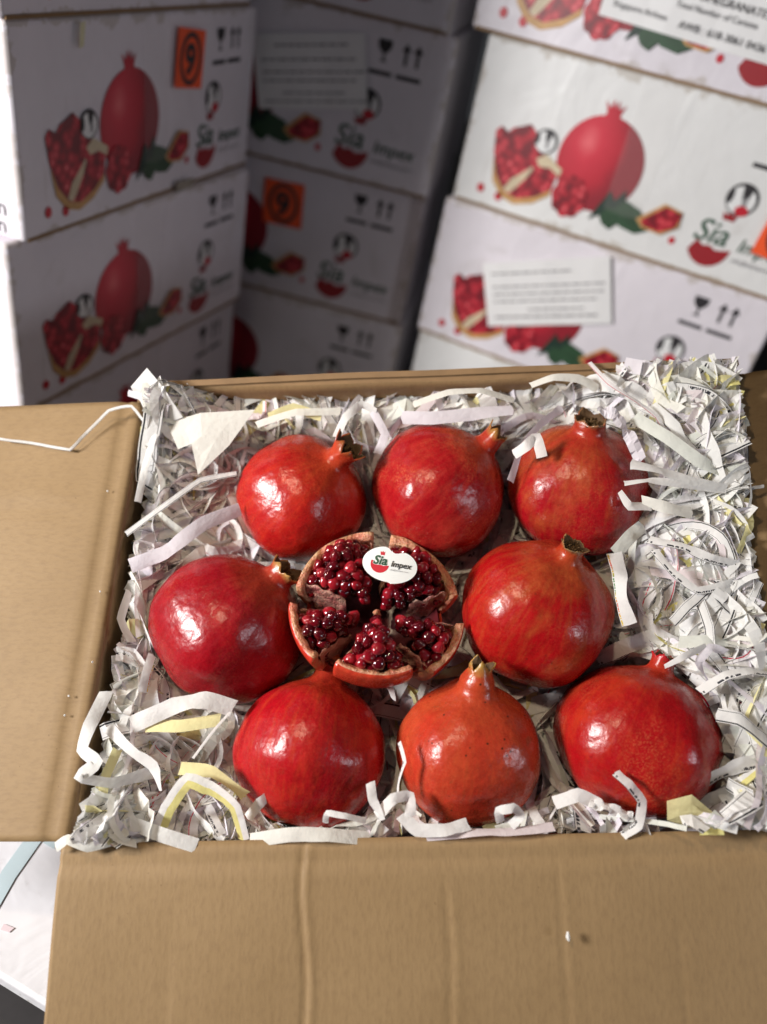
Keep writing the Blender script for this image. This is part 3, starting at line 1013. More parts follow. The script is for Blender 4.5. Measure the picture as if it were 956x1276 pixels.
SPHERES = []          # (centre in carton frame, radius) for the paper to stay clear of
for f in FRUITS:
    z = f['z']
    cpos = at(*f['p'], z)
    r = f['r'] * depth_at(*f['p'], z) / 1000.0
    SPHERES.append((cpos, r))
    rot = frame_from_z(cam_dir(*f['ax']), f['seed'] * 1.1)
    root = empty('pomegranate', BOX @ (Matrix.Translation(cpos) @ rot.to_4x4() @ Matrix.Scale(r * 1.01, 4)))
    dk = lambda c: (c[0] * f.get('dr', .70), c[1] * f.get('dg', .20), c[2] * f.get('db', .32))
    zt = neck_z(f['az'], f['cal'])
    skin = skin_mat('pomegranate_skin', dk(f['base']), dk(f['second']), tuple(x * y for x, y in zip(f['patch'], (.92, .55, .55))), f['seed'], f['pa'], f['st'], f['ru'], scars=f['sc'],
                    tip=f['cal']['tip'], tz=(zt + f['cal'].get('t0', -.02), zt + f['cal']['h'] * .85 + f['cal']['sl'] * .6))
    link_mesh('skin', fruit_mesh('skin', f['seed'], f['az'], skin, f['cal']), root)
    cx = link_mesh('calyx', calyx_mesh('calyx', f['az'], f['cal'], skin, f['seed']), root)
    st = link_mesh('stamens', stamen_mesh(f['az'], f['cal'], f['seed']), cx)
    st['kind'] = 'stuff'
    tag(root, f['label'], 'pomegranate', 'pomegranates in the open carton')

# ------------------------------------------------------------------ the opened pomegranate
rnd = random.Random(77)
CUTC = at(470, 752, .000)
CUTR = 98 * depth_at(470, 752, .000) / 1000.0
SPHERES.append((CUTC, CUTR))
axis = cam_dir(.10, .54, .83)
# local x = right in the picture, y = up in the picture
xr = cam_dir(1, 0, 0)
xr = (xr - axis * xr.dot(axis)).normalized()
yr = axis.cross(xr)
rot = Matrix((xr, yr, axis)).transposed()
cut = empty('opened_pomegranate', BOX @ (Matrix.Translation(CUTC) @ rot.to_4x4() @ Matrix.Scale(CUTR, 4)))
tag(cut, 'pomegranate cut open into wedges with dark red arils and a white oval sticker', 'pomegranate', None)
cut_skin = skin_mat('cut_pomegranate_skin', (.46, .022, .014), (.50, .040, .018), (.54, .10, .035), 5, .5, .3, .25, scars=.35)

# (from, to) azimuth degrees counter-clockwise from the right; lean outwards; lift; top polar angle
WEDGES = [(7, 83, 6, .00, 95), (89, 171, 7, .00, 96), (179, 229, 9, -.02, 101), (238, 296, 5, .05, 104), (305, 353, 11, -.02, 101)]
QUOTA = [78, 80, 44, 50, 46]
ARILS = []
for k in range(4):
    ab = bmesh.new()
    bmesh.ops.create_icosphere(ab, subdivisions=2, radius=1.0)
    for v in ab.verts:
        d = v.co.normalized()
        r = 1 + .22 * noise.noise(d * 1.3 + Vector((k * 7.7, 0, 0)))
        # seeds are pressed into blunt, angular drops
        for c_ in range(7):
            nn = Vector((math.sin(c_ * 1.9 + k), math.cos(c_ * 2.3 + k * 2), math.sin(c_ * .9 + k * 3))).normalized()
            r = min(r, .80 / max(.3, d.dot(nn)))
        v.co = Vector((d.x * r, d.y * r, d.z * r * (1.22 if d.z > 0 else 1.0)))
    ARILS.append(bm_mesh('aril', ab, M['aril'], True))


def lean_mat(mid, lean, lift, spread=.0):
    a = math.radians(mid)
    o = Vector((math.cos(a), math.sin(a), 0))
    tan = Vector((-math.sin(a), math.cos(a), 0))
    piv = Matrix.Translation((0, 0, -.85))
    return Matrix.Translation(o * spread + Vector((0, 0, lift))) @ piv @ Matrix.Rotation(math.radians(lean), 4, tan) @ piv.inverted()


def wedge_mesh(a0, a1, pmax, seed):
    na, npz = 22, 22
    V, F, MI = [], [], []
    gi = {}
    R0, R1 = 1.0, .885
    for lay, R in ((0, R0), (1, R1)):
        for i in range(na + 1):
            s = i / na
            for j in range(npz + 1):
                q = j / npz
                pol = math.radians(8) + (math.radians(pmax) - math.radians(8)) * q + q * .05 * noise.noise(Vector((s * 3, seed, 2)))
                am = math.radians(a0 + (a1 - a0) * s)
                # the broken sides wander, and narrow towards the base
                am += (s - .5) * -.10 * (1 - q) + .03 * noise.noise(Vector((q * 4, s * 2, seed + 9))) * (1 if s in (0, 1) else .3)
                rr_ = R * (1 + .02 * noise.noise(Vector((math.cos(am) * 2, math.sin(am) * 2, pol + seed))))
                if lay:
                    rr_ -= .03 * noise.noise(Vector((s * 7, q * 6, seed)))
                    pol -= .055 * q + .05 * q * noise.noise(Vector((s * 9, seed * 2, 1)))
                else:
                    rr_ -= .022 * max(0, (q - .93) / .07) ** 2
                V.append(Vector((rr_ * math.sin(pol) * math.cos(am), rr_ * math.sin(pol) * math.sin(am), -rr_ * math.cos(pol))))
                gi[(lay, i, j)] = len(V) - 1
    for i in range(na):
        for j in range(npz):
            F.append((gi[0, i, j], gi[0, i + 1, j], gi[0, i + 1, j + 1], gi[0, i, j + 1])); MI.append(0)
            F.append((gi[1, i, j], gi[1, i, j + 1], gi[1, i + 1, j + 1], gi[1, i + 1, j])); MI.append(1)
        F.append((gi[0, i, npz], gi[0, i + 1, npz], gi[1, i + 1, npz], gi[1, i, npz])); MI.append(1)
    for j in range(npz):
        F.append((gi[0, 0, j], gi[0, 0, j + 1], gi[1, 0, j + 1], gi[1, 0, j])); MI.append(1)
        F.append((gi[0, na, j], gi[1, na, j], gi[1, na, j + 1], gi[0, na, j + 1])); MI.append(1)
    return mesh('rind_wedge', V, F, [cut_skin, M['pith']], smooth=True, mat_idx=MI)


def membrane_mesh(ad, r0, r1, z0, z1, seed, th=.012):
    """thin wavy partition standing along azimuth ad"""
    n1, n2 = 14, 6
    V, F = [], []
    a = math.radians(ad)
    o = Vector((math.cos(a), math.sin(a), 0))
    tn = Vector((-math.sin(a), math.cos(a), 0))
    for sd in (0, 1):
        for i in range(n1 + 1):
            for j in range(n2 + 1):
                s, t = i / n1, j / n2
                r = r0 + (r1 - r0) * s
                top = z1 + .12 * noise.noise(Vector((s * 4, seed, 0))) - .25 * (1 - s) ** 2
                z = z0 + (top - z0) * t
                w = .045 * noise.noise(Vector((s * 5, t * 3, seed + 4))) + .04 * t * noise.noise(Vector((s * 3, 0, seed + 8)))
                V.append(o * r + tn * (w + (th if sd else 0)) + Vector((0, 0, z)))
    N_ = (n1 + 1) * (n2 + 1)
    for i in range(n1):
        for j in range(n2):
            q = i * (n2 + 1) + j
            F.append((q, q + n2 + 1, q + n2 + 2, q + 1))
            F.append((N_ + q, N_ + q + 1, N_ + q + n2 + 2, N_ + q + n2 + 1))
        q = i * (n2 + 1) + n2
        F.append((q, q + n2 + 1, N_ + q + n2 + 1, N_ + q))
    return mesh('membrane', V, F, M['membrane'], smooth=True)


n_arils = 0


def surface(rho, k):
    # height of the aril heap: shallow bowl near the centre, rising, then dipping to the rind
    return -.34 + .58 * math.sin(min(1, rho / .55) * math.pi / 2) - .55 * max(0, rho - .62) ** 1.3 + k


for w, (a0, a1, lean, lift, pmax) in enumerate(WEDGES):
    mid = (a0 + a1) / 2
    LM = lean_mat(mid, lean, lift)
    wd = link_mesh('rind_wedge', wedge_mesh(a0, a1, pmax, w + 1), cut, LM)
    link_mesh('membrane', membrane_mesh(a0 + 2, .40, .86, -.5, [.06, .02, .02, .02, .0][w], w), wd)
    link_mesh('membrane', membrane_mesh(a1 - 2, .34, .86, -.5, [.0, .08, .03, .0, .08][w], w + 20), wd)
    pts = []
    for layer, drop in ((0, 0), (1, -.11), (2, -.22)):
        cand = 0
        while cand < (900 if layer == 0 else 350):
            cand += 1
            rho = math.sqrt(rnd.uniform(.10 ** 2, .87 ** 2))
            half = (a1 - a0) / 2 - math.degrees(math.asin(min(1, .082 / rho)))
            if half <= 0: continue
            ad = mid + rnd.uniform(-half, half)
            bump = .05 * noise.noise(Vector((rho * 5, ad * .06, w * 3)))
            zz = surface(rho, drop + bump + [.0, .0, -.05, .05, -.02][w])
            zz -= .34 * (abs(ad - mid) / ((a1 - a0) / 2)) ** 2
            p = Vector((rho * math.cos(math.radians(ad)), rho * math.sin(math.radians(ad)), zz))
            if p.length > .845: continue
            # a bare patch of membrane here and there
            if layer == 0 and noise.noise(Vector((p.x * 3.2, p.y * 3.2, 5.5))) > .46: continue
            if any((p - q).length < .118 for q in pts): continue
            pts.append(p)
    for p in pts[:QUOTA[w]]:
        s = rnd.uniform(.078, .098)
        q = Matrix.Translation(p) @ Vector((rnd.uniform(-.7, .7), rnd.uniform(-.7, .7), rnd.uniform(.2, 1))).to_track_quat('Z', 'Y').to_matrix().to_4x4() @ Matrix.Diagonal((s, s * rnd.uniform(.85, 1), s, 1))
        link_mesh('aril', ARILS[n_arils % 4], cut, LM @ q)
        n_arils += 1

# core and floor of the bowl under the arils
core_v, core_f = [], []
for i in range(24):
    for j in range(9):
        a, q = 2 * math.pi * i / 24, j / 8
        rad = .80 * q
        core_v.append(Vector((rad * math.cos(a), rad * math.sin(a), -.84 + .30 * q * q + .05 * noise.noise(Vector((math.cos(a) * 2, math.sin(a) * 2, q * 4))))))
for i in range(24):
    for j in range(8):
        i2 = (i + 1) % 24
        core_f.append((i * 9 + j, i2 * 9 + j, i2 * 9 + j + 1, i * 9 + j + 1))
M['core'] = flat_mat('shaded_juice_core', (.10, .010, .014), .3, .3)  # juice red, darkened to paint in the shade of the gaps between wedges
link_mesh('core', mesh('core', core_v, core_f, M['core'], smooth=True), cut)
base_v, base_f, base_m = [], [], []
for lay, R in ((0, .985), (1, .93)):
    for i in range(40):
        for j in range(13):
            a, pol = 2 * math.pi * i / 40, math.radians(66) * j / 12 * (1 + .06 * noise.noise(Vector((math.cos(2 * math.pi * i / 40) * 3, math.sin(2 * math.pi * i / 40) * 3, 7))))
            base_v.append((R * math.sin(pol) * math.cos(a), R * math.sin(pol) * math.sin(a), -R * math.cos(pol)))
for lay in (0, 1):
    for i in range(40):
        for j in range(12):
            i2 = (i + 1) % 40
            q = lay * 520
            f_ = (q + i * 13 + j, q + i2 * 13 + j, q + i2 * 13 + j + 1, q + i * 13 + j + 1)
            base_f.append(f_ if lay == 0 else f_[::-1])
            base_m.append(lay)
link_mesh('rind_base', mesh('rind_base', base_v, base_f, [cut_skin, M['core']], smooth=True, mat_idx=base_m), cut)
knob = bmesh.new()
bmesh.ops.create_icosphere(knob, subdivisions=2, radius=.05)
for v in knob.verts: v.co += Vector((.0, .0, 0)) + v.co.normalized() * .05 * noise.noise(v.co * 20)
link_mesh('core_knob', bm_mesh('core_knob', knob, M['pith'], True), cut, Matrix.Translation((.02, -.03, -.24)))

# sticker: bean-shaped, on the arils of the two upper wedges
def px_dir(px, py):
    d = CAM_ROT @ Vector(((px - 478) / 1000.0, -(py - 638) / 1000.0, -1.0))
    return (BOX_INV.to_3x3() @ d)


st_c = at(486, 703, .020)
sz = depth_at(486, 703, .020) / 1000.0
snorm = cam_dir(.02, .22, .97)
sx = cam_dir(math.cos(math.radians(-9)), math.sin(math.radians(-9)), 0)
sx = (sx - snorm * sx.dot(snorm)).normalized()
sy = snorm.cross(sx)
SM = Matrix.Translation(st_c) @ Matrix((sx, sy, snorm)).transposed().to_4x4() @ Matrix.Scale(sz, 4)     # units: photo pixels
CUT_LOCAL = (Matrix.Translation(CUTC) @ rot.to_4x4() @ Matrix.Scale(CUTR, 4)).inverted() @ SM
M['sticker'] = flat_mat('sticker_paper', (.80, .81, .80), .3, .02)
bean = []
for i in range(48):
    a = 2 * math.pi * i / 48
    x, y = 34.5 * math.cos(a), 22.5 * math.sin(a)
    if y > 0: y -= 6.5 * math.exp(-((x - 5) / 9) ** 2)
    if x > 0: y -= 1.5
    bean.append((x, y))


def curve_z(x, y):
    return -.0016 * x * x - .0022 * y * y


V, F = [], []
for lay in (0, 1):
    for k in range(6):
        for (x, y) in bean:
            V.append((x * k / 5, y * k / 5, curve_z(x * k / 5, y * k / 5) - lay * .2))
nb = len(bean)
for lay in (0, 1):
    for k in range(5):
        for i in range(nb):
            i2 = (i + 1) % nb
            q = lay * 6 * nb
            F.append((q + k * nb + i, q + (k + 1) * nb + i, q + (k + 1) * nb + i2, q + k * nb + i2) if lay == 0 else (q + k * nb + i, q + k * nb + i2, q + (k + 1) * nb + i2, q + (k + 1) * nb + i))
for i in range(nb):
    i2 = (i + 1) % nb
    F.append((5 * nb + i, 11 * nb + i, 11 * nb + i2, 5 * nb + i2))
sticker = link_mesh('sticker', mesh('sticker', V, F, M['sticker']), cut, CUT_LOCAL)
sticker['label'] = 'white bean-shaped sticker lettered Sia Impex with a red bowl'


def drape(me, dx, dy, lift):
    for v in me.vertices:
        x, y = v.co.x + dx, v.co.y + dy
        v.co = (x, y, curve_z(x, y) + lift)
    return me


bw = [(-12.5 + 11.6 * math.cos(t), -1.5 + 11.2 * math.sin(t)) for t in [math.radians(160 + 196 * k / 20) for k in range(21)]]
bw += [(-4, -2.6), (-8, -3.6), (-12, -2.4), (-16, -3.2), (-19, -1.0), (-21, 2)]
link_mesh('red_bowl', drape(mesh('red_bowl', [(x, y, 0) for x, y in bw], [tuple(range(len(bw)))], M['ink_bright_red']), 0, 0, .25), sticker)
bud = [(-13.2, 10), (-13.8, 15), (-12, 13.4), (-10.8, 15.6), (-9.4, 13.4), (-7.9, 15), (-8.4, 10)]
link_mesh('red_bud', drape(mesh('red_bud', [(x, y, 0) for x, y in bud], [tuple(range(len(bud)))], M['ink_bright_red']), 0, 0, .25), sticker)
halo = text_mesh('lettering_outline', 'Sia', 15.5, M['sticker'], .22, .8)
link_mesh('lettering_outline', drape(halo, -21.5, -2.0, .45), sticker)
link_mesh('lettering', drape(text_mesh('lettering', 'Sia', 15.5, M['ink_green'], .22, .45), -21.5, -2.0, .7), sticker)
link_mesh('lettering', drape(text_mesh('lettering', 'Impex', 10.2, M['ink_black'], .22, .18), .8, -2.6, .7), sticker)
link_mesh('small_lettering', drape(text_mesh('small_lettering', 'info@siaimpex.com', 2.9, M['ink_grey'], .1), .6, -7.6, .7), sticker)

# ------------------------------------------------------------------ shredded paper
rp = random.Random(2024)


def wall_x(y):
    t = (y + .1456) / .3226
    return -.2138 + .0208 * t + .004, .2310 + .0224 * t - .004


def heap(x, y):
    l_, r_ = wall_x(y)
    S = lambda d, w: math.exp(-(max(d, 0) / w) ** 2)
    z = -.064 + .041 * S(x - l_, .050) + .060 * S(r_ - x, .085) + .038 * S(.176 - y, .042) + .036 * S(y + .146, .030)
    z += .012 * S(math.hypot(x - .22, y - .15), .08)
    return min(z, .012) + .006 * nz(x, y, 3.3, 28)


def clear_of_fruit(p, k=1.02):
    for c_, r in SPHERES:
        d = p - c_
        if d.length < r * k:
            d.normalize()
            p = c_ + d * (r * k)
    return p


class Ribbons:
    def __init__(self):
        self.V, self.F, self.UV, self.MI = [], [], [], []

    def add(self, pts, width, rolls, mi, taper=(1, 1), up=Vector((0, 0, 1)), across=1, ragged=None):
        n_ = len(pts)
        base = len(self.V)
        L = 0.0
        for i in range(n_):
            a, b = pts[max(0, i - 1)], pts[min(n_ - 1, i + 1)]
            T = (b - a)
            if T.length < 1e-7: T = Vector((1, 0, 0))
            T.normalize()
            S = T.cross(up)
            if S.length < .15: S = T.cross(Vector((.3, 1, .2)))
            S.normalize()
            S = Matrix.Rotation(rolls[i], 3, T) @ S
            N = S.cross(T)
            if i: L += (pts[i] - pts[i - 1]).length
            w = width * (taper[0] + (taper[1] - taper[0]) * i / max(1, n_ - 1)) * .5
            for k in range(across + 1):
                q = k / across * 2 - 1
                cup = (1 - q * q) * w * .18 if across > 1 else 0
                rg = (ragged.uniform(-.03, .03) if ragged and i in (0, n_ - 1) else 0)
                sk = T * (w * .5 * q * ragged.uniform(-.8, .8)) if ragged and i in (0, n_ - 1) else Vector()
                self.V.append(pts[i] + S * (w * (q + rg)) + N * cup + sk)
                self.UV.append((L, (q + 1) / 2))
        m = across + 1
        for i in range(n_ - 1):
            for k in range(across):
                s = base + i * m + k
                self.F.append((s, s + 1, s + 1 + m, s + m))
                self.MI.append(mi)

    def build(self, name):
        me = mesh(name, self.V, self.F, PAPER, mat_idx=self.MI, uvs=self.UV)
        return me


RB = Ribbons()
MIX = [0] * 9 + [1] * 5 + [2] * 5 + [3] * 1 + [4] * 3 + [5] * 3 + [6] * 1 + [9] * 2 + [10] * 1 + [7] * 1


def inside(p, margin=.002):
    l_, r_ = wall_x(p.y)
    return l_ + margin + .007 < p.x < r_ - margin and -.143 + margin < p.y < .174 - margin


def covers_fruit(p):
    """True when the point would lie on the upper, visible side of a fruit"""
    for c_, r in SPHERES:
        d = p - c_
        if math.hypot(d.x, d.y) < r * .93 and d.z > -r * .3: return True
    return False


N_STRIPS = 4050
made = 0
tries = 0
while made < N_STRIPS and tries < 60000:
    tries += 1
    # more paper along the walls
    l_, r_ = -.21, .25
    x, y = rp.uniform(l_, r_), rp.uniform(-.145, .176)
    near_fruit = min(((Vector((x, y, -.03)) - c_).length / r) for c_, r in SPHERES)
    if near_fruit < .85: continue
    lay = rp.random()
    long_ = made > 2600
    lift = -.022 + .030 * lay if not long_ else .000 + .012 * lay
    p = Vector((x, y, heap(x, y) + lift))
    if not inside(p): continue
    chip = rp.random() < .15
    L = rp.uniform(.07, .17) if long_ else (rp.uniform(.014, .03) if chip else rp.uniform(.045, .12))
    step = .0045
    ns = max(3, int(L / step))
    head = rp.uniform(0, 6.283)
    # strips near a wall tend to run along it
    if rp.random() < .35 and (x < -.17 or x > .2): head = math.pi / 2 + rp.uniform(-.6, .6)
    pitch = rp.uniform(-.5, .5)
    roll = rp.gauss(0, .6)
    curl = rp.gauss(0, .055)
    rollrate = rp.gauss(0, .07)
    arch = rp.uniform(.002, .012) if not chip else rp.uniform(0, .004)
    width = rp.choice([.005, .0065, .008, .0095, .011, .012]) if not chip else rp.uniform(.007, .015)
    if made > 3900:                                     # a few broad flat pieces on top
        width = rp.uniform(.009, .014)
        L = rp.uniform(.03, .075)
        ns = int(L / step)
        roll = rp.gauss(0, .3)
        rollrate = rp.gauss(0, .03)
        curl = rp.gauss(0, .03)
    elif long_:
        width = rp.choice([.003, .004, .005, .0065, .008])
        arch = rp.uniform(.002, .009)
        curl = rp.gauss(0, .13)
    pts, rolls = [], []
    ok = True
    pushed = 0
    for i in range(ns + 1):
        if not inside(p, .001):
            break
        q = clear_of_fruit(p, 1.035)
        pushed += (q - p).length > .0005
        if pushed > 5:
            ok = False
            break
        if covers_fruit(q):
            ok = False
            break
        pts.append(q.copy())
        rolls.append(roll)
        head += curl + rp.gauss(0, .05)
        if rp.random() < .06: head += rp.choice((-1, 1)) * rp.uniform(.5, 1.2)      # a sharp fold
        if rp.random() < .05: roll += rp.choice((-1, 1)) * rp.uniform(.6, 1.3)
        roll += rollrate
        nx, ny = p.x + step * math.cos(head), p.y + step * math.sin(head)
        tz = heap(nx, ny) + lift + arch * math.sin(math.pi * i / ns) + .003 * nz(nx, ny, made * .37, 70)
        p = Vector((nx, ny, p.z + max(-step * 1.2, min(step * 1.2, tz - p.z))))
    if not ok or len(pts) < 3: continue
    zmax = .024
    if max(q.z for q in pts) > zmax: continue
    RB.add(pts, width, rolls, rp.choice(MIX))
    made += 1

# packed paper below, seen only through gaps
nx_, ny_ = 70, 50
b0 = len(RB.V)
for i in range(nx_ + 1):
    for j in range(ny_ + 1):
        y = -.144 + .319 * j / ny_
        l_, r_ = wall_x(y)
        x = l_ + (r_ - l_) * i / nx_
        p = Vector((x, y, heap(x, y) - .020 + .009 * nz(x, y, 8.8, 90)))
        for c_, r in SPHERES:
            d = p - c_
            hd = math.hypot(d.x, d.y)
            if hd < r * 1.05:
                zc = c_.z - math.sqrt(max(0, (r * 1.05) ** 2 - hd * hd))
                p.z = min(p.z, zc)
        RB.V.append(p)
        RB.UV.append((x, .3))
for i in range(nx_):
    for j in range(ny_):
        s = b0 + i * (ny_ + 1) + j
        RB.F.append((s, s + ny_ + 1, s + ny_ + 2, s + 1))
        RB.MI.append(2 if (i * 7 + j * 3) % 5 else 1)
shred = link_mesh('shredded_paper', RB.build('shredded_paper'), None, BOX)
tag(shred, 'white shredded paper packed round the pomegranates in the carton', 'shredded paper', kind='stuff')


# ------------------------------------------------------------------ single strips that can be told apart
def spline(pts, per=6, stiff=.65):
    out = []
    n_ = len(pts)
    for i in range(n_ - 1):
        p0, p1, p2, p3 = pts[max(0, i - 1)], pts[i], pts[i + 1], pts[min(n_ - 1, i + 2)]
        for k in range(per):
            t = k / per
            c_ = .5 * ((2 * p1) + (p2 - p0) * t + (2 * p0 - 5 * p1 + 4 * p2 - p3) * t * t + (3 * p1 - p0 - 3 * p2 + p3) * t ** 3)
            out.append(c_.lerp(p1.lerp(p2, t), stiff))
    out.append(pts[-1].copy())
    return out


def strip(ctrl, width, mi, label, roll=0.0, roll1=None, taper=(1, 1), across=2, per=5, name='paper_strip', wave=0.0, group='loose strips of shredded paper'):
    """ctrl: (px, py, z) photo pixel and height over the rim plane; width in metres"""
    pts = spline([at(a, b, z) for a, b, z in ctrl], per)
    r1 = roll if roll1 is None else roll1
    n_ = len(pts)
    sd = sum(c[0] for c in ctrl) * .013
    sr = random.Random(int(sd * 1000))
    # creases: every few centimetres the strip bends a little and lies at another angle
    off, kink, rolls, seg = Vector(), 0.0, [], 0
    oc_, kc = Vector(), 0.0
    npts = []
    for i, p in enumerate(pts):
        if i == seg:
            seg = i + sr.randint(3, 8)
            kink = sr.uniform(-.7, .7)
            off = Vector((sr.uniform(-1, 1), sr.uniform(-1, 1), sr.uniform(-.5, 1.2))) * .0007
        oc_ = oc_.lerp(off, .45)
        kc = kc + (kink - kc) * .45
        npts.append(p + oc_)
        rolls.append(roll + (r1 - roll) * i / (n_ - 1) + kc + .15 * nz(i * .25, sd, 2) + (wave * (1 if (i // 3) % 2 else -1)))
    pts = npts
    R = Ribbons()
    R.add(pts, width * .68, rolls, mi, taper, across=across, ragged=sr)
    used = [PAPER[mi]]
    me = mesh(name, R.V, R.F, used, uvs=R.UV, smooth=(wave == 0))
    o = link_mesh(name, me, None, BOX)
    tag(o, label, 'paper strip', group)
    return o


def sheet(outline, mi, label, name='paper_scrap', fold=.004):
    """a torn scrap: fan of (px, py, z) corners round their centre with a few creases"""
    pts = [at(a, b, z) for a, b, z in outline]
    c_ = sum(pts, Vector()) / len(pts)
    n_ = len(pts)
    V, UV, F = [c_ + Vector((0, 0, fold))], [(0, .3)], []
    for k in (.5, 1.0):
        for i, p in enumerate(pts):
            q = c_.lerp(p, k)
            q = q + Vector((0, 0, fold * (1 - k) + .0022 * nz(q.x, q.y, k, 160)))
            V.append(q)
            UV.append((k, .3))
    for i in range(n_):
        j = (i + 1) % n_
        F.append((0, 1 + i, 1 + j))
        F.append((1 + i, 1 + n_ + i, 1 + n_ + j, 1 + j))
    o = link_mesh(name, mesh(name, V, F, [PAPER[mi]], uvs=UV), None, BOX)
    tag(o, label, 'paper scrap', 'loose strips of shredded paper')
    return o


W8, W10, W13 = .008, .010, .013
strip([(0, 547, .004), (40, 553, .004), (88, 561, .005), (112, 535, .008), (135, 512, .012), (163, 507, .014), (190, 540, .006)], .0034, 4, 'thin curled strip lying across the left flap', .4)
sheet([(183, 458, .030), (200, 478, .026), (228, 520, .008), (205, 528, .004), (170, 495, .008), (163, 482, .016)], 0, 'pointed white scrap sticking up at the far left corner of the carton', fold=.003)
sheet([(208, 527, .003), (250, 514, .010), (318, 511, .010), (285, 555, .004), (247, 592, -.002), (238, 552, .006), (222, 560, .002)], 1, 'pale sheet of tissue paper in the back left corner above the orange red fruit', fold=.002)
strip([(160, 490, .012), (205, 505, .012), (232, 512, .006)], .007, 2, 'short strip crossing below the pointed scrap in the far left corner', .2)
strip([(172, 625, .000), (180, 585, .004), (192, 545, .006), (205, 530, .006)], .0075, 0, 'upright white strip along the left wall below the tissue', .5)
strip([(158, 665, .000), (205, 630, .004), (250, 598, .004), (295, 590, .000)], .006, 4, 'slanting ruled strip pointing at the back left fruit', .3)
strip([(163, 705, .002), (205, 688, .004), (255, 652, .002), (300, 635, -.004)], .015, 2, 'broad lilac strip above the large crimson pomegranate by the left wall', .15, .4)
strip([(133, 862, .010), (112, 905, .014), (103, 935, .010), (120, 950, .012), (98, 968, .014), (140, 976, .004), (190, 962, -.004)], .0125, 0, 'long wavy white strip curling over the left wall', .2, .5)
strip([(165, 902, -.002), (215, 880, .006), (255, 872, .006), (290, 882, .000)], .0165, 0, 'broad white strip below the large crimson pomegranate', -.2, .2)
strip([(182, 905, -.004), (225, 905, .000), (275, 897, -.002)], .012, 3, 'yellow strip under the broad white strip at the lower left', .2)
strip([(135, 905, .004), (160, 930, .008), (190, 955, .006), (200, 985, .000)], .012, 0, 'white strip running down the lower left heap', .1, .6)
strip([(128, 995, -.002), (135, 960, .004), (145, 935, .004)], .009, 3, 'small yellow strip standing in the lower left corner', .3)
strip([(192, 1050, -.012), (208, 1008, .000), (236, 972, .010), (262, 982, .008), (292, 1006, .006), (304, 1046, -.010)], .0135, 6, 'arched white and yellow strip at the lower left', .1)
strip([(150, 1022, .000), (200, 1040, .004), (246, 1054, .000)], .0125, 0, 'flat white strip at the lower left beside the near flap', -.2)
strip([(70, 1056, .006), (85, 1046, .010), (110, 1056, .008), (140, 1048, .004), (165, 1030, .000)], .0085, 1, 'strip curling out over the near left corner of the carton', .2, .6)
strip([(100, 1046, .002), (105, 1020, .006), (125, 1010, .004), (150, 1018, .000)], .007, 9, 'looped greenish strip just inside the near left corner', .5)
strip([(225, 958, .002), (265, 962, .004), (305, 990, -.004)], .012, 3, 'yellow strip left of the streaked pomegranate', .2)
strip([(310, 1020, -.008), (325, 1000, -.002), (335, 990, -.004)], .010, 0, 'short white strip against the left side of the streaked pomegranate', .3)
strip([(240, 945, .006), (262, 915, .008), (287, 888, .004)], .0025, 0, 'very thin strip sticking up at the lower left', .3)
strip([(312, 1048, -.004), (360, 1041, .004), (410, 1040, .004), (462, 1045, -.004)], .0125, 1, 'long flat strip in front of the streaked pomegranate along the near wall', -.3, -.1)
strip([(406, 1026, .000), (408, 1014, .008), (430, 1016, .008), (455, 1022, .002)], .0055, 0, 'thin bent strip at the foot of the streaked pomegranate', -.4)
strip([(462, 974, .010), (466, 1000, .010), (476, 1022, .006)], .0085, 0, 'upright white strip between the streaked and the orange pomegranate', .4)
strip([(470, 1018, .006), (490, 996, .012), (510, 992, .010), (512, 1018, .006)], .010, 0, 'white strip folded over left of the orange pomegranate', .2)
strip([(497, 925, .012), (503, 950, .014), (497, 975, .008), (496, 990, .004)], .0042, 5, 'thin printed strip standing against the orange pomegranate', .5)
strip([(500, 1015, .006), (520, 1034, .006), (555, 1034, .008), (582, 1026, .004)], .0115, 0, 'white strip curving under the orange pomegranate', -.4)
strip([(530, 1042, .000), (580, 1038, .004), (630, 1036, .004), (690, 1030, .002)], .009, 10, 'pale pink strip along the near wall in front of the orange pomegranate', -.3)
strip([(624, 1024, .004), (622, 1010, .012), (640, 1006, .014), (648, 1018, .008), (636, 1028, .004)], .008, 0, 'curled white strip right of the foot of the orange pomegranate', .4)
strip([(690, 1000, .000), (720, 990, .006), (745, 1002, .004)], .012, 0, 'white strip left of the wide red pomegranate foot', .2)
strip([(735, 1000, .006), (760, 1006, .008), (788, 1018, .006)], .0105, 0, 'pleated white strip below the wide red pomegranate', .1, wave=.55, per=8)
strip([(767, 962, .018), (785, 978, .020), (800, 1000, .014), (795, 1030, .004), (775, 1042, .000)], .0085, 5, 'printed strip bending up in front of the wide red pomegranate', .2, .5)
sheet([(831, 998, .010), (862, 990, .012), (893, 1016, .006), (872, 1035, .000), (832, 1022, .002)], 3, 'square yellow scrap in front of the wide red pomegranate', fold=.004)
strip([(858, 990, .000), (890, 968, .006), (925, 954, .006), (956, 950, .004), (975, 948, .002)], .014, 5, 'printed strip right of the wide red pomegranate near its base', .2)
strip([(892, 890, .010), (920, 895, .014), (945, 915, .012), (970, 935, .008)], .013, 4, 'ruled strip right of the wide red pomegranate', .1)
strip([(872, 862, .008), (905, 842, .016), (935, 836, .016), (968, 842, .012)], .010, 5, 'printed strip arching right of the small red calyx', -.3)
strip([(885, 855, .002), (870, 825, .010), (885, 806, .012), (905, 812, .008)], .008, 2, 'lilac strip curled beside the small red calyx', .4)
strip([(828, 830, .012), (850, 818, .016), (880, 805, .012)], .0075, 0, 'white strip pointing at the small red calyx', .2, taper=(.5, 1.1))
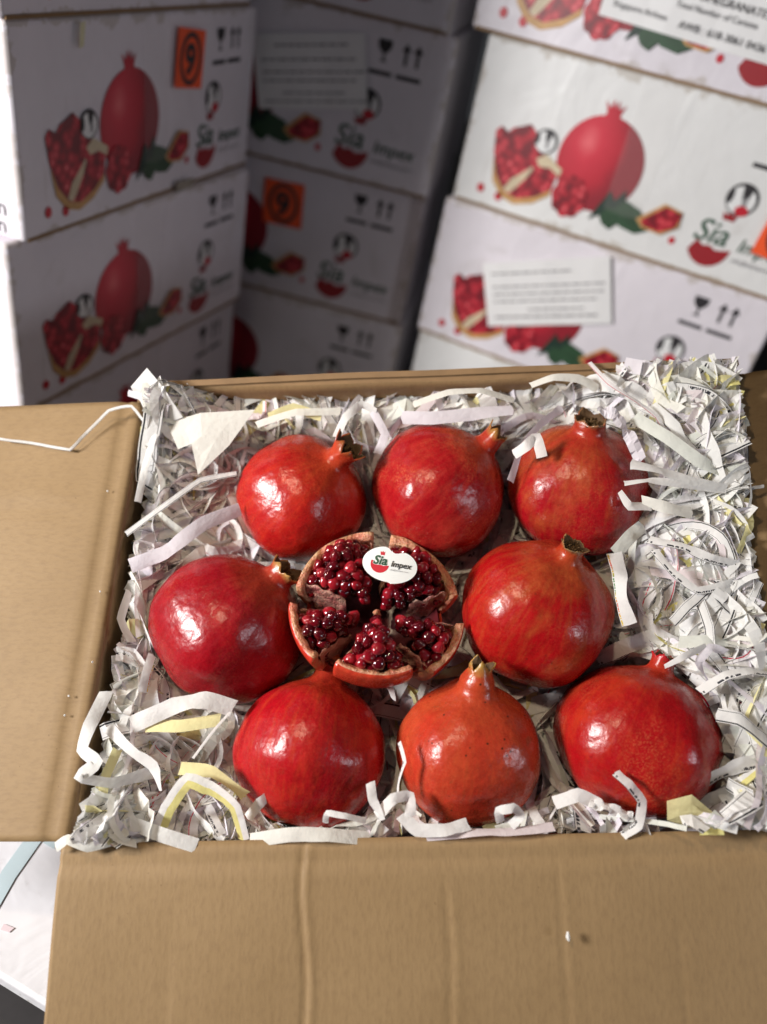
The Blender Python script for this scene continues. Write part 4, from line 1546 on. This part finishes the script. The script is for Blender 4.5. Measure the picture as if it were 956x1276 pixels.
strip([(766, 690, .004), (773, 715, .012), (775, 745, .012), (786, 778, .006)], .0150, 8, 'broad strip with coloured print right of the flat brown calyx', .35)
strip([(766, 690, .004), (785, 668, .004), (800, 655, .000)], .014, 9, 'folded end behind the broad strip with coloured print', .3)
strip([(808, 672, .010), (850, 680, .016), (885, 695, .016), (918, 704, .010)], .0095, 5, 'printed strip lying across the right heap at the height of the opened fruit', .2)
strip([(815, 685, .010), (840, 715, .014), (870, 735, .014), (905, 728, .012), (935, 715, .006)], .008, 5, 'sagging printed strip below the other printed strip on the right heap', .4)
strip([(838, 775, .008), (855, 755, .012), (880, 735, .010)], .010, 4, 'ruled strip standing on the right heap', .3)
strip([(872, 750, .010), (882, 780, .012), (885, 805, .008)], .009, 4, 'ruled strip running down the right heap', .5)
strip([(845, 800, .006), (880, 798, .010), (905, 800, .006)], .012, 9, 'short greenish strip low on the right heap', .1)
strip([(785, 578, .026), (815, 584, .028), (860, 598, .024), (905, 608, .016)], .0130, 0, 'topmost white strip reaching over the half covered fruit', .1, taper=(1.1, .6))
strip([(778, 602, .024), (805, 598, .028), (850, 604, .024), (905, 612, .014)], .0105, 0, 'second white strip reaching over the half covered fruit', -.2, taper=(.8, .7))
strip([(772, 612, .020), (784, 630, .020), (810, 632, .014)], .0105, 0, 'pointed strip end resting on the right side of the half covered fruit', .1, taper=(.5, 1.2))
strip([(800, 625, .016), (830, 632, .018), (862, 640, .012)], .012, 1, 'white strip just below the strips over the half covered fruit', .3)
strip([(662, 480, .012), (690, 470, .018), (720, 472, .016), (745, 485, .010)], .0095, 1, 'white strip over the far wall behind the half covered fruit', .2, taper=(.7, 1.1))
strip([(735, 452, .016), (760, 478, .022), (795, 500, .022), (818, 520, .020), (832, 545, .014)], .0045, 7, 'red edged strip at the back right corner', .3)
strip([(640, 566, .016), (655, 555, .026), (668, 545, .026), (676, 570, .024)], .011, 0, 'folded strip end hanging over the left top of the half covered fruit', .2)
strip([(636, 600, .004), (650, 560, .014), (672, 530, .020), (700, 508, .018)], .009, 2, 'lilac strip rising left of the half covered fruit', .3)
strip([(745, 508, .022), (768, 520, .024), (785, 545, .022), (798, 575, .016)], .013, 2, 'crinkled lilac strip just right of the calyx of the half covered fruit', .1, wave=.25, per=8)
strip([(790, 520, .018), (830, 545, .022), (870, 575, .018), (900, 590, .012)], .013, 9, 'pale green strip slanting down the back right heap', .2)
strip([(860, 548, .016), (895, 535, .020), (932, 525, .016)], .0105, 9, 'grey green strip lying crosswise at the back right corner', .1)
strip([(812, 505, .016), (840, 530, .020), (852, 560, .014)], .011, 0, 'white strip running down beside the red edged strip', .3)
strip([(893, 490, .014), (898, 474, .022), (910, 474, .022), (912, 488, .018), (900, 494, .014)], .0100, 3, 'rolled yellow strip at the back right corner', .7)
strip([(920, 690, .010), (935, 655, .014), (930, 620, .012)], .008, 3, 'pale yellow strip against the right wall', .6)
strip([(890, 622, .010), (920, 614, .014), (952, 606, .012)], .0035, 5, 'thin printed strip pointing at the right flap', .2)
strip([(920, 770, .010), (935, 790, .012), (950, 800, .010)], .010, 0, 'small white strip by the right edge of the picture', .2)
strip([(420, 545, .006), (432, 520, .012), (452, 505, .012), (470, 515, .010)], .009, 0, 'white strip folded behind the calyx of the back left fruit', .4)
strip([(465, 512, .010), (480, 540, .008), (470, 565, .000)], .009, 2, 'lilac strip hanging down between the two left fruits of the back row', .5)
strip([(500, 520, .008), (540, 520, .012), (590, 515, .012), (640, 512, .010)], .014, 2, 'broad lilac strip behind the speckled pomegranate', .1)
strip([(515, 505, .010), (560, 490, .018), (600, 488, .018), (640, 500, .010)], .0075, 1, 'strip arching along the far wall behind the speckled pomegranate', .2)
strip([(320, 530, .004), (370, 515, .010), (425, 512, .008)], .008, 1, 'warm white strip behind the orange red fruit', .2)
strip([(335, 520, .006), (365, 508, .010), (400, 520, .006)], .010, 3, 'yellow strip tucked in behind the orange red fruit', .3)
strip([(178, 862, .000), (182, 840, .006), (190, 815, .002)], .0095, 8, 'strip with coloured dots left of the crimson pomegranate', .4)
strip([(165, 800, .002), (150, 770, .006), (160, 735, .004)], .009, 9, 'greenish looped strip on the left side heap', .5)
strip([(478, 850, -.020), (486, 858, -.014), (490, 872, -.022)], .006, 0, 'scrap of white paper in the dark gap below the opened fruit', .3)

# crumbs on the flaps
for i, (px, py) in enumerate(((134, 612), (125, 737), (115, 825), (86, 867), (81, 891), (708, 1167))):
    bm = bmesh.new()
    bmesh.ops.create_icosphere(bm, subdivisions=1, radius=.0008 if i < 5 else .0014)
    for v in bm.verts: v.co *= 1 + .5 * noise.noise(v.co * 900 + Vector((i, 0, 0)))
    if i == 5:
        for v in bm.verts: v.co.y *= 2.2
    o = link_mesh('paper_crumb', bm_mesh('paper_crumb', bm, PAPER[0]), None, BOX @ Matrix.Translation(at(px, py, .003 if i < 5 else .004)))
    tag(o, ['white crumb highest on the left flap crease', 'white crumb on the left flap crease beside the crimson pomegranate', 'white crumb on the left flap, third from the top',
            'largest white crumb low on the left flap', 'white crumb just below the largest one on the left flap', 'white paper fleck on the near flap'][i], 'crumb', 'crumbs on the flaps')
